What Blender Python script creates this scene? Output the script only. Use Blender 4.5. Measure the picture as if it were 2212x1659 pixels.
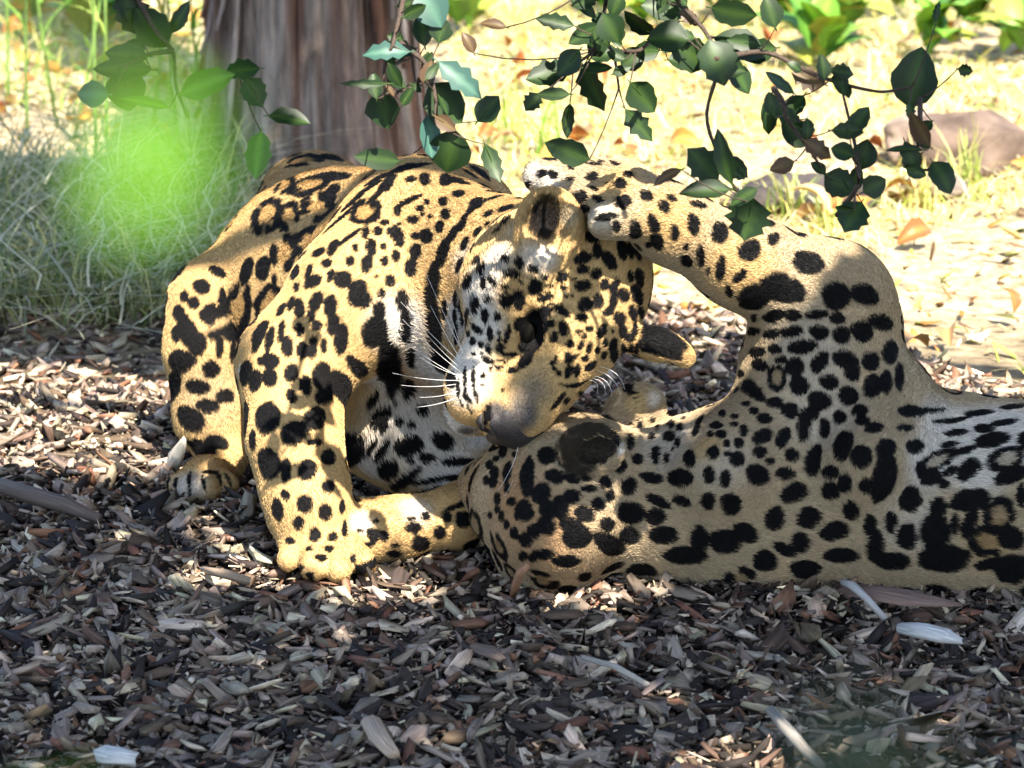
import bpy, bmesh, math, random, time
import numpy as np
from mathutils import Vector, Matrix, noise as mnoise
from mathutils.bvhtree import BVHTree
from mathutils.kdtree import KDTree

T0 = time.time()
for o in list(bpy.data.objects):
    bpy.data.objects.remove(o)
scene = bpy.context.scene
COL = scene.collection
RNG = np.random.default_rng(7)
random.seed(7)

# ------------------------------------------------------------------ camera
CAM_H = 1.82
PITCH = math.radians(15.0)
cam_d = bpy.data.cameras.new('camera')
cam = bpy.data.objects.new('camera', cam_d)
COL.objects.link(cam)
cam.location = (0, 0, CAM_H)
cam.rotation_euler = (math.radians(90) - PITCH, 0, 0)
cam_d.sensor_width = 36.0
cam_d.lens = 144.0
cam_d.clip_end = 400.0
cam_d.dof.use_dof = True
cam_d.dof.focus_distance = 5.95
cam_d.dof.aperture_fstop = 8.0
scene.camera = cam

# ------------------------------------------------------------------ sky, sun, exposure
SUN_EL = math.radians(54.0)
SUN_AZ = math.radians(22.0)          # to the right of the line from the animals back to the camera
SUN = np.array([math.cos(SUN_EL) * math.sin(SUN_AZ), -math.cos(SUN_EL) * math.cos(SUN_AZ), math.sin(SUN_EL)])
world = bpy.data.worlds.new('World')
scene.world = world
world.use_nodes = True
wn = world.node_tree
bg = wn.nodes['Background']
sky = wn.nodes.new('ShaderNodeTexSky')
sky.sky_type = 'NISHITA'
sky.sun_disc = False
sky.sun_elevation = SUN_EL
sky.sun_rotation = math.pi - SUN_AZ
wn.links.new(sky.outputs['Color'], bg.inputs['Color'])
bg.inputs['Strength'].default_value = 0.12
sun_d = bpy.data.lights.new('sun', 'SUN')
sun_d.energy = 5.0
sun_d.angle = math.radians(0.5)
sun_d.color = (1.0, 0.93, 0.82)
sun = bpy.data.objects.new('sun', sun_d)
COL.objects.link(sun)
sun.rotation_euler = Vector(SUN).to_track_quat('Z', 'Y').to_euler()
sun.location = (0, 0, 6)
scene.view_settings.view_transform = 'Standard'
scene.view_settings.look = 'None'
scene.view_settings.gamma = 1.0
scene.view_settings.exposure = 1.85
scene.view_settings.use_curve_mapping = False
scene.render.engine = 'CYCLES'
scene.cycles.use_denoising = True
scene.cycles.max_bounces = 8
scene.cycles.diffuse_bounces = 3
scene.cycles.transparent_max_bounces = 8

# ------------------------------------------------------------------ frame helpers
R_ = np.array([1.0, 0, 0])
U_ = np.array([0, math.sin(PITCH), math.cos(PITCH)])
F_ = np.array([0, math.cos(PITCH), -math.sin(PITCH)])
CAMP = np.array([0, 0, CAM_H])
PXM = 0.25 / 2212.0

def P(u, v, d):
    """point at distance d (metres along the view axis) that shows at u, v"""
    return CAMP + d * (F_ + (u - 1106) * PXM * R_ - (v - 829.5) * PXM * U_)

def gd(v):
    """distance at which the ground shows at row v"""
    return CAM_H / (math.sin(PITCH) + math.cos(PITCH) * (v - 829.5) * PXM)

def G(u, v, z=0.0):
    d = (CAM_H - z) / (math.sin(PITCH) + math.cos(PITCH) * (v - 829.5) * PXM)
    return P(u, v, d)

def to_px(pts):
    q = np.asarray(pts) - CAMP
    d = q @ F_
    return np.stack([1106 + (q @ R_) / d / PXM, 829.5 - (q @ U_) / d / PXM, d], -1)

def nrm(a):
    a = np.asarray(a, float)
    return a / (np.linalg.norm(a, axis=-1, keepdims=True) + 1e-12)

# ------------------------------------------------------------------ object helpers
def tag(o, label=None, cat=None, group=None, kind=None):
    if label: o['label'] = label
    if cat: o['category'] = cat
    if group: o['group'] = group
    if kind: o['kind'] = kind
    return o

def empty(name, loc=(0, 0, 0)):
    o = bpy.data.objects.new(name, None)
    o.empty_display_size = 0.05
    COL.objects.link(o)
    o.location = loc
    return o

def link(name, data, parent=None, mat=None):
    o = bpy.data.objects.new(name, data)
    COL.objects.link(o)
    if mat is not None and len(data.materials) == 0:
        data.materials.append(mat)
    if parent is not None:
        o.parent = parent
        o.matrix_parent_inverse = Matrix.Translation(parent.location).inverted()
    return o

def mesh_np(name, V, F4=None, F3=None, smooth=True):
    """mesh from numpy arrays of quads and triangles"""
    me = bpy.data.meshes.new(name)
    V = np.asarray(V, np.float32)
    me.vertices.add(len(V))
    me.vertices.foreach_set('co', V.ravel())
    loops, starts = [], []
    n = 0
    for Fa in (F4, F3):
        if Fa is None or len(Fa) == 0:
            continue
        Fa = np.asarray(Fa, np.int32)
        loops.append(Fa.ravel())
        starts.append(n + np.arange(len(Fa), dtype=np.int32) * Fa.shape[1])
        n += Fa.size
    loops = np.concatenate(loops); starts = np.concatenate(starts)
    me.loops.add(len(loops)); me.loops.foreach_set('vertex_index', loops)
    me.polygons.add(len(starts)); me.polygons.foreach_set('loop_start', starts)
    me.update(calc_edges=True)
    if smooth:
        me.polygons.foreach_set('use_smooth', np.ones(len(starts), bool))
    return me

def attr(me, name, typ, dom, arr):
    a = me.attributes.new(name, typ, dom)
    key = {'FLOAT_COLOR': 'color', 'FLOAT_VECTOR': 'vector', 'FLOAT': 'value'}[typ]
    a.data.foreach_set(key, np.asarray(arr, np.float32).ravel())

def rgba(c):
    c = np.asarray(c, np.float32)
    return np.concatenate([c, np.ones(c.shape[:-1] + (1,), np.float32)], -1)

# value noise on numpy points (3 octaves), cheap and repeatable
_NT = np.random.default_rng(3).random((32, 32, 32)).astype(np.float32)
def vnoise(p, scale=1.0, octv=1):
    p = np.asarray(p, np.float32) * scale
    out = 0; amp = 1.0; tot = 0
    for _ in range(octv):
        i = np.floor(p).astype(int); f = p - i
        f = f * f * (3 - 2 * f)
        i0 = i & 31; i1 = (i + 1) & 31
        def g(a, b, c): return _NT[a[..., 0], b[..., 1], c[..., 2]]
        x, y, z = f[..., 0], f[..., 1], f[..., 2]
        v = ((g(i0, i0, i0) * (1 - x) + g(i1, i0, i0) * x) * (1 - y) + (g(i0, i1, i0) * (1 - x) + g(i1, i1, i0) * x) * y) * (1 - z) + \
            ((g(i0, i0, i1) * (1 - x) + g(i1, i0, i1) * x) * (1 - y) + (g(i0, i1, i1) * (1 - x) + g(i1, i1, i1) * x) * y) * z
        out = out + v * amp; tot += amp; amp *= 0.5
        p = p * 2.03 + 11.7
    return out / tot

# ------------------------------------------------------------------ materials
def new_mat(name):
    m = bpy.data.materials.new(name)
    m.use_nodes = True
    return m, m.node_tree, m.node_tree.nodes['Principled BSDF']

def nd(nt, typ, **kw):
    n = nt.nodes.new(typ)
    for k, v in kw.items():
        if k in n.inputs: n.inputs[k].default_value = v
        else: setattr(n, k, v)
    return n

def plain(name, col, rough=0.7, spec=0.3, noise=0.0, nscale=40.0):
    m, nt, b = new_mat(name)
    b.inputs['Roughness'].default_value = rough
    b.inputs['Specular IOR Level'].default_value = spec
    if noise:
        tc = nd(nt, 'ShaderNodeTexCoord')
        t = nd(nt, 'ShaderNodeTexNoise', Scale=nscale, Detail=5.0)
        nt.links.new(tc.outputs['Object'], t.inputs['Vector'])
        r = nd(nt, 'ShaderNodeValToRGB')
        c = np.array(col)
        r.color_ramp.elements[0].position = 0.3; r.color_ramp.elements[1].position = 0.7
        r.color_ramp.elements[0].color = (*(c * (1 - noise)), 1)
        r.color_ramp.elements[1].color = (*np.minimum(c * (1 + noise), 0.9), 1)
        nt.links.new(t.outputs['Fac'], r.inputs['Fac'])
        nt.links.new(r.outputs['Color'], b.inputs['Base Color'])
        bp = nd(nt, 'ShaderNodeBump', Strength=0.4, Distance=0.002)
        nt.links.new(t.outputs['Fac'], bp.inputs['Height'])
        nt.links.new(bp.outputs['Normal'], b.inputs['Normal'])
    else:
        b.inputs['Base Color'].default_value = (*col, 1)
    return m

def attr_mat(name, an, rough=0.75, spec=0.2, trans=0.0, gain=1.0):
    """colour from a stored attribute (per strand, chip, leaf or vertex)"""
    m, nt, b = new_mat(name)
    a = nd(nt, 'ShaderNodeAttribute', attribute_name=an)
    b.inputs['Roughness'].default_value = rough
    b.inputs['Specular IOR Level'].default_value = spec
    nt.links.new(a.outputs['Color'], b.inputs['Base Color'])
    if trans:
        tr = nd(nt, 'ShaderNodeBsdfTranslucent')
        g = nd(nt, 'ShaderNodeMix', data_type='RGBA', blend_type='MULTIPLY')
        g.inputs['Factor'].default_value = 1.0
        g.inputs[7].default_value = (1.15 * gain, 1.25 * gain, 0.45 * gain, 1)
        nt.links.new(a.outputs['Color'], g.inputs[6])
        nt.links.new(g.outputs[2], tr.inputs['Color'])
        mx = nd(nt, 'ShaderNodeMixShader', Fac=trans)
        nt.links.new(b.outputs[0], mx.inputs[1]); nt.links.new(tr.outputs[0], mx.inputs[2])
        nt.links.new(mx.outputs[0], nt.nodes['Material Output'].inputs['Surface'])
    return m

# ------------------------------------------------------------------ implicit bodies
class Body:
    """smooth union of limbs and masses, meshed as one continuous surface"""
    def __init__(self, step):
        self.prims = []; self.step = step
    def cone(self, a, b, ra, rb, k=0.05, flow=None, hair=0.008, sub=False, flat=None):
        a = np.asarray(a, float); b = np.asarray(b, float)
        fl = nrm(b - a) if flow is None else nrm(flow)
        self.prims.append(dict(t='c', a=a, b=b, ra=ra, rb=rb, k=k, flow=fl, hair=hair, sub=sub,
                               lo=np.minimum(a - ra, b - rb), hi=np.maximum(a + ra, b + rb)))
    def ell(self, c, M, r, k=0.04, flow=(0, 0, -1), hair=0.008, sub=False):
        """M: rows are the three axes, r the radii along them"""
        c = np.asarray(c, float); r = np.asarray(r, float); M = np.asarray(M, float)
        e = np.sqrt(((M * r[:, None]) ** 2).sum(0))
        self.prims.append(dict(t='e', c=c, M=M, r=r, k=k, flow=nrm(flow), hair=hair, sub=sub, lo=c - e, hi=c + e))
    @staticmethod
    def dist(p, q):
        if p['t'] == 'c':
            ba = (p['b'] - p['a']).astype(np.float32); pa = q - p['a'].astype(np.float32)
            L = max(float(ba @ ba), 1e-9)
            t = np.clip((pa @ ba) / L, 0, 1)
            w = pa - t[..., None] * ba
            return np.sqrt((w * w).sum(-1)) - (p['ra'] + (p['rb'] - p['ra']) * t).astype(np.float32)
        l = (q - p['c'].astype(np.float32)) @ p['M'].T.astype(np.float32)
        r = p['r'].astype(np.float32)
        k0 = np.sqrt(((l / r) ** 2).sum(-1)); k1 = np.sqrt(((l / r ** 2) ** 2).sum(-1)) + 1e-6
        return k0 * (k0 - 1) / k1
    def build(self):
        h = self.step
        lo = np.min([p['lo'] for p in self.prims if not p['sub']], 0) - 4 * h
        hi = np.max([p['hi'] for p in self.prims if not p['sub']], 0) + 4 * h
        n = np.ceil((hi - lo) / h).astype(int) + 1
        D = np.full(n, 0.2, np.float32)
        ax = [(lo[i] + h * np.arange(n[i])).astype(np.float32) for i in range(3)]
        for p in self.prims:
            m = p['k'] + 4 * h
            i0 = np.clip(((p['lo'] - m - lo) / h).astype(int), 0, n - 1)
            i1 = np.clip(((p['hi'] + m - lo) / h).astype(int) + 2, 1, n)
            sl = tuple(slice(a, b) for a, b in zip(i0, i1))
            q = np.stack(np.meshgrid(*[ax[i][sl[i]] for i in range(3)], indexing='ij'), -1)
            d = self.dist(p, q); cur = D[sl]; k = p['k']
            if p['sub']:
                d = -d
                hh = np.maximum(k - np.abs(cur - d), 0) / k
                D[sl] = np.maximum(cur, d) + hh * hh * k * 0.25
            else:
                hh = np.maximum(k - np.abs(cur - d), 0) / k
                D[sl] = np.minimum(cur, d) - hh * hh * k * 0.25
        return self.nets(D, lo, h)
    @staticmethod
    def nets(D, lo, h):
        s = D < 0
        n = np.array(D.shape) - 1
        c = np.zeros(n, np.int8)
        corners = [(i, j, k) for i in (0, 1) for j in (0, 1) for k in (0, 1)]
        for (i, j, k) in corners:
            c += s[i:i + n[0], j:j + n[1], k:k + n[2]]
        cells = np.argwhere((c > 0) & (c < 8)).astype(np.int32)
        idx = np.full(n, -1, np.int32)
        idx[tuple(cells.T)] = np.arange(len(cells))
        val = {cr: D[cells[:, 0] + cr[0], cells[:, 1] + cr[1], cells[:, 2] + cr[2]] for cr in corners}
        pos = np.zeros((len(cells), 3)); cnt = np.zeros(len(cells))
        for a in corners:
            for ax in range(3):
                if a[ax] == 1: continue
                b = list(a); b[ax] = 1; b = tuple(b)
                da, db = val[a], val[b]
                x = (da < 0) != (db < 0)
                t = np.where(x, da / np.where(x, da - db, 1), 0)
                q = np.tile(np.array(a, float), (len(cells), 1)); q[:, ax] += t
                pos += q * x[:, None]; cnt += x
        V = lo + h * (cells + pos / cnt[:, None])
        quads = []
        for ax in range(3):
            o1, o2 = (ax + 1) % 3, (ax + 2) % 3
            A = [slice(None)] * 3; B = [slice(None)] * 3
            A[ax] = slice(0, -1); B[ax] = slice(1, None)
            sa, sb = s[tuple(A)], s[tuple(B)]
            e = np.argwhere(sa != sb)
            e = e[(e[:, o1] > 0) & (e[:, o2] > 0)]
            flip = sa[tuple(e.T)]
            d1 = np.zeros(3, int); d1[o1] = 1; d2 = np.zeros(3, int); d2[o2] = 1
            q = np.stack([idx[tuple((e - d1 - d2).T)], idx[tuple((e - d2).T)], idx[tuple(e.T)], idx[tuple((e - d1).T)]], -1)
            q[~flip] = q[~flip][:, ::-1]
            quads.append(q)
        return V, np.concatenate(quads)
    def fields(self, V):
        """flow direction and fur length at surface points"""
        fl = np.zeros((len(V), 3)); hl = np.zeros(len(V)); ws = np.zeros(len(V))
        q = V.astype(np.float32)
        for p in self.prims:
            if p['sub']: continue
            m = 0.06
            sel = np.nonzero(((q > p['lo'] - m) & (q < p['hi'] + m)).all(-1))[0]
            w = np.exp(-np.clip(np.abs(self.dist(p, q[sel])), 0, 1) / 0.012)
            fl[sel] += w[:, None] * p['flow']; hl[sel] += w * p['hair']; ws[sel] += w
        return nrm(fl), hl / np.maximum(ws, 1e-9)

def vert_normals(V, Q):
    n = np.cross(V[Q[:, 2]] - V[Q[:, 0]], V[Q[:, 3]] - V[Q[:, 1]])
    N = np.zeros_like(V)
    for i in range(4):
        np.add.at(N, Q[:, i], n)
    return nrm(N)
# ------------------------------------------------------------------ jaguar A (crouching, head bowed)
def pr(u, v, d, rpx):
    return P(u, v, d), rpx * PXM * d

def limb(B, pts, k=0.05, hair=0.007, flows=None):
    for i in range(len(pts) - 1):
        a, ra = pr(*pts[i]); b, rb = pr(*pts[i + 1])
        B.cone(a, b, ra, rb, k=k, hair=hair)

def frame(f, up):
    f = nrm(f); up = np.asarray(up, float); up = nrm(up - f * (up @ f)); s = np.cross(f, up)
    return np.stack([f, s, up])           # forward, right, dorsal

def cam_vec(r, u, t):
    return r * R_ + u * U_ - t * F_

def head(B, c, M, S=1.0):
    """cat head in its own frame (forward, right, dorsal); S scales it"""
    H = lambda f, s, u: c + S * (f * M[0] + s * M[1] + u * M[2])
    f, s, u = M
    back = -f
    B.ell(H(-.035, 0, .005), M, np.array([.115, .112, .092]) * S, k=.03, flow=back, hair=.006)       # cranium
    for q in (-1, 1):
        B.ell(H(.0, q * .082, -.030), M, np.array([.075, .045, .058]) * S, k=.035, flow=back - .5 * u + .4 * q * s, hair=.015)   # cheek
        B.ell(H(.042, q * .046, .052), M, np.array([.036, .026, .020]) * S, k=.022, flow=back + .5 * q * s, hair=.0055)   # brow
        B.ell(H(.142, q * .044, -.040), M, np.array([.055, .044, .045]) * S, k=.018, flow=back + .6 * q * s - .4 * u, hair=.004)  # whisker pad
        B.ell(H(.075, q * .066, -.022), M, np.array([.05, .03, .04]) * S, k=.03, flow=back + .3 * q * s, hair=.005)      # under the eye
    B.cone(H(.03, 0, .040), H(.150, 0, .002), .054 * S, .044 * S, k=.025, flow=back, hair=.0048)     # nose bridge
    B.ell(H(.100, 0, -.082), M, np.array([.080, .044, .028]) * S, k=.02, flow=back - u, hair=.006)   # lower jaw
    B.ell(H(.160, 0, -.088), M, np.array([.034, .038, .028]) * S, k=.015, flow=back - u, hair=.011)   # chin
    B.ell(H(.182, 0, -.010), M, np.array([.018, .040, .022]) * S, k=.012, flow=back, hair=.0)        # nose pad
    B.ell(H(.186, 0, -.030), M, np.array([.014, .014, .014]) * S, k=.010, flow=back, hair=.0)
    for q in (-1, 1):
        B.ell(H(.066, q * .060, .036), M, np.array([.028, .019, .017]) * S, k=.014, sub=True)        # eye socket
        B.ell(H(.203, q * .022, -.013), M, np.array([.012, .009, .007]) * S, k=.006, sub=True)       # nostril
    # mouth line under the pads
    for q in (-1, 1):
        B.cone(H(.18, q * .012, -.066), H(.07, q * .082, -.066), .006 * S, .006 * S, k=.008, sub=True)
    return H

def ear(B, base, axis, face, R, S=1.0, hair=.010, th=.48, k=.016):
    """cupped ear: axis points to the tip, face out of the cup"""
    M = frame(axis, face)
    ax, sd, fc = M
    c = base + axis * R * .55
    B.ell(c, M, np.array([R * .95, R * .80, R * th]), k=k, flow=axis, hair=hair)
    B.ell(c + fc * R * (th - .06) + ax * R * .12, M, np.array([R * .80, R * .60, R * .46]), k=.010, sub=True)
    return M

A = Body(0.0045)
limb(A, [(680, 455, 6.80, 128), (690, 620, 6.55, 195), (735, 820, 6.42, 185)], k=.08, hair=.008)
limb(A, [(690, 620, 6.55, 190), (860, 640, 6.28, 190)], k=.08)
limb(A, [(760, 470, 6.55, 95), (900, 470, 6.30, 118)], k=.07)
limb(A, [(1000, 465, 6.42, 112), (960, 560, 6.30, 160)], k=.07)
limb(A, [(900, 640, 6.27, 185), (900, 880, 6.30, 165)], k=.08, hair=.018)
limb(A, [(900, 880, 6.30, 150), (960, 960, 6.25, 115)], k=.08, hair=.012)
limb(A, [(940, 555, 6.22, 165), (1150, 590, 6.02, 150)], k=.07, hair=.010)
limb(A, [(960, 700, 6.14, 130), (1110, 730, 6.00, 120)], k=.07, hair=.020)
# near foreleg
limb(A, [(900, 480, 6.27, 115), (770, 640, 6.13, 125), (640, 790, 6.10, 112)], k=.06)
limb(A, [(630, 790, 6.10, 108), (636, 950, 6.04, 88), (664, 1080, 6.02, 80), (680, 1170, 6.01, 74)], k=.05, hair=.006)
A.cone(P(560, 770, 6.20), P(540, 790, 6.21), .035, .022, k=.05)
for (u, v, d, u2, v2, d2, r0, r1) in [(650, 1180, 6.0, 626, 1210, 5.96, 42, 27), (688, 1180, 5.99, 676, 1228, 5.92, 42, 28), (715, 1180, 5.99, 732, 1232, 5.92, 42, 28), (740, 1175, 6.0, 788, 1218, 5.94, 40, 26)]:
    a, ra = pr(u, v, d, r0); b, rb = pr(u2, v2, d2, r1)
    A.cone(a, b, ra, rb, k=.011, hair=.006)
# far foreleg, folded under
limb(A, [(1050, 560, 6.40, 120), (1090, 900, 6.28, 95), (1040, 1080, 6.16, 62), (985, 1118, 6.10, 56), (860, 1140, 6.07, 56), (800, 1150, 6.05, 54)], k=.04, hair=.007)
limb(A, [(800, 1140, 6.05, 50), (765, 1165, 6.03, 40)], k=.03)
limb(A, [(815, 1165, 6.03, 40), (780, 1180, 6.01, 30)], k=.02)
# near hind leg: knee up, shank down, long foot
limb(A, [(640, 620, 6.66, 140), (455, 655, 6.52, 76)], k=.06)
limb(A, [(450, 650, 6.52, 72), (440, 760, 6.50, 72), (462, 900, 6.52, 72), (505, 985, 6.53, 50)], k=.05)
limb(A, [(505, 985, 6.53, 52), (440, 1035, 6.42, 42)], k=.03)
for (u, v, d, r0) in [(385, 1048, 6.40, 27), (412, 1056, 6.375, 28), (450, 1058, 6.37, 28), (490, 1050, 6.39, 27)]:
    a, ra = pr(445, 1030, 6.43, 38); b, rb = pr(u, v, d, r0)
    A.cone(a, b, ra, rb, k=.012, hair=.007)
# far hind leg and tail, out of sight behind the body
limb(A, [(770, 600, 6.78, 130), (940, 680, 6.70, 74), (960, 900, 6.62, 60), (960, 1000, 6.58, 42), (940, 1030, 6.50, 38)], k=.06)
tp = [P(690, 500, 6.92), np.array([-.42, 6.95, .26]), np.array([-.38, 7.15, .07]), np.array([-.20, 7.28, .04]), np.array([.05, 7.30, .04])]
for i in range(4):
    A.cone(tp[i], tp[i + 1], [.045, .034, .030, .028][i], [.034, .030, .028, .024][i], k=.03)
# head
fA = cam_vec(-.36, -.90, .25)
eA = cam_vec(.92, -.37, 0)
upA = math.cos(math.radians(41)) * cam_vec(0, 0, 1) + math.sin(math.radians(41)) * eA
MA = frame(fA, upA)
cA = P(1212, 655, 5.95)
SA = 1.12
HA = head(A, cA, MA, SA)
earA1 = ear(A, P(1185, 545, 5.85), nrm(cam_vec(.03, .95, .05)), nrm(cam_vec(-.14, -.05, 1.0)), .062)
earA2 = ear(A, P(1375, 740, 5.95), nrm(cam_vec(.93, -.28, .0)), nrm(cam_vec(-.25, -.80, .05)), .054)
A.cone(P(1420, 752, 5.95), P(1482, 772, 5.95), .020, .004, k=.03, hair=.005)

# ------------------------------------------------------------------ jaguar B (on its back and side, one foreleg raised)
Bd = Body(0.005)
limb(Bd, [(1290, 1085, 5.97, 150), (1600, 1085, 6.02, 172)], k=.08, hair=.009)
limb(Bd, [(1600, 1080, 6.02, 172), (1790, 1050, 6.03, 205), (2050, 1090, 6.02, 205), (2400, 1115, 6.0, 218), (2800, 1120, 6.0, 212), (3120, 1130, 6.02, 180)], k=.10, hair=.010)
# raised foreleg
limb(Bd, [(1780, 940, 6.03, 185), (1775, 790, 6.01, 162), (1790, 665, 5.98, 122)], k=.045, hair=.007)
Bd.cone(P(1855, 640, 6.0), P(1880, 690, 6.02), .030, .036, k=.05)
Bd.cone(P(1930, 850, 5.95), P(1880, 1000, 5.86), .05, .055, k=.06)
Bd.cone(P(1650, 930, 5.93), P(1560, 1010, 5.87), .05, .05, k=.07)
limb(Bd, [(1785, 645, 5.98, 122), (1600, 562, 5.92, 88), (1450, 485, 5.87, 70), (1370, 430, 5.84, 66)], k=.05, hair=.006)
for (u, v, d, u2, v2, d2, r0, r1) in [(1350, 402, 5.87, 1168, 380, 5.93, 58, 38), (1340, 420, 5.86, 1200, 408, 5.90, 48, 32), (1350, 445, 5.84, 1262, 432, 5.86, 46, 34), (1365, 470, 5.82, 1310, 478, 5.81, 48, 40)]:
    a, ra = pr(u, v, d, r0); b, rb = pr(u2, v2, d2, r1)
    Bd.cone(a, b, ra, rb, k=.015, hair=.007)
# other foreleg, lying behind the neck
limb(Bd, [(1760, 1000, 6.2, 120), (1600, 1010, 6.36, 75), (1440, 1022, 6.40, 55), (1370, 1030, 6.38, 50)], k=.05)
# hindquarters outside the picture
limb(Bd, [(3100, 1110, 5.95, 170), (2900, 850, 5.85, 105), (3080, 700, 5.85, 68), (3180, 560, 5.85, 50)], k=.06)
limb(Bd, [(3120, 1140, 6.12, 165), (3420, 1100, 6.25, 95), (3300, 1060, 6.5, 60), (3150, 1050, 6.52, 45)], k=.06)
tb = [P(3240, 1160, 6.05), np.array([1.75, 5.95, .06]), np.array([2.05, 5.8, .04]), np.array([2.35, 5.85, .04])]
for i in range(3):
    Bd.cone(tb[i], tb[i + 1], [.05, .034, .030][i], [.034, .030, .024][i], k=.03)
fB = cam_vec(-.50, .08, -.80)
upB = cam_vec(-.62, .25, .62)
MB_ = frame(fB, upB)
cB = P(1185, 1085, 5.97)
SB = 1.10
HB = head(Bd, cB, MB_, SB)
earB1 = ear(Bd, P(1238, 984, 5.822), nrm(cam_vec(.84, .26, .36)), nrm(cam_vec(.25, .42, -.85)), .053, th=.28, k=.006)
earB2 = ear(Bd, P(1335, 905, 6.0), nrm(cam_vec(.72, .34, -.1)), nrm(cam_vec(.25, -.05, .9)), .050)

# creases: armpit and chest folds of the lying one, elbow and neck folds of the crouching one
Bd.cone(P(1958, 760, 5.90), P(1968, 880, 5.84), .007, .010, k=.03, sub=True)
Bd.cone(P(1900, 1010, 5.77), P(1850, 1180, 5.76), .006, .006, k=.035, sub=True)
Bd.cone(P(1420, 930, 5.80), P(1400, 1150, 5.76), .006, .006, k=.035, sub=True)
A.cone(P(742, 830, 6.0), P(700, 990, 5.99), .006, .006, k=.03, sub=True)
A.cone(P(930, 600, 5.99), P(925, 800, 5.99), .010, .012, k=.04, sub=True)
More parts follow.
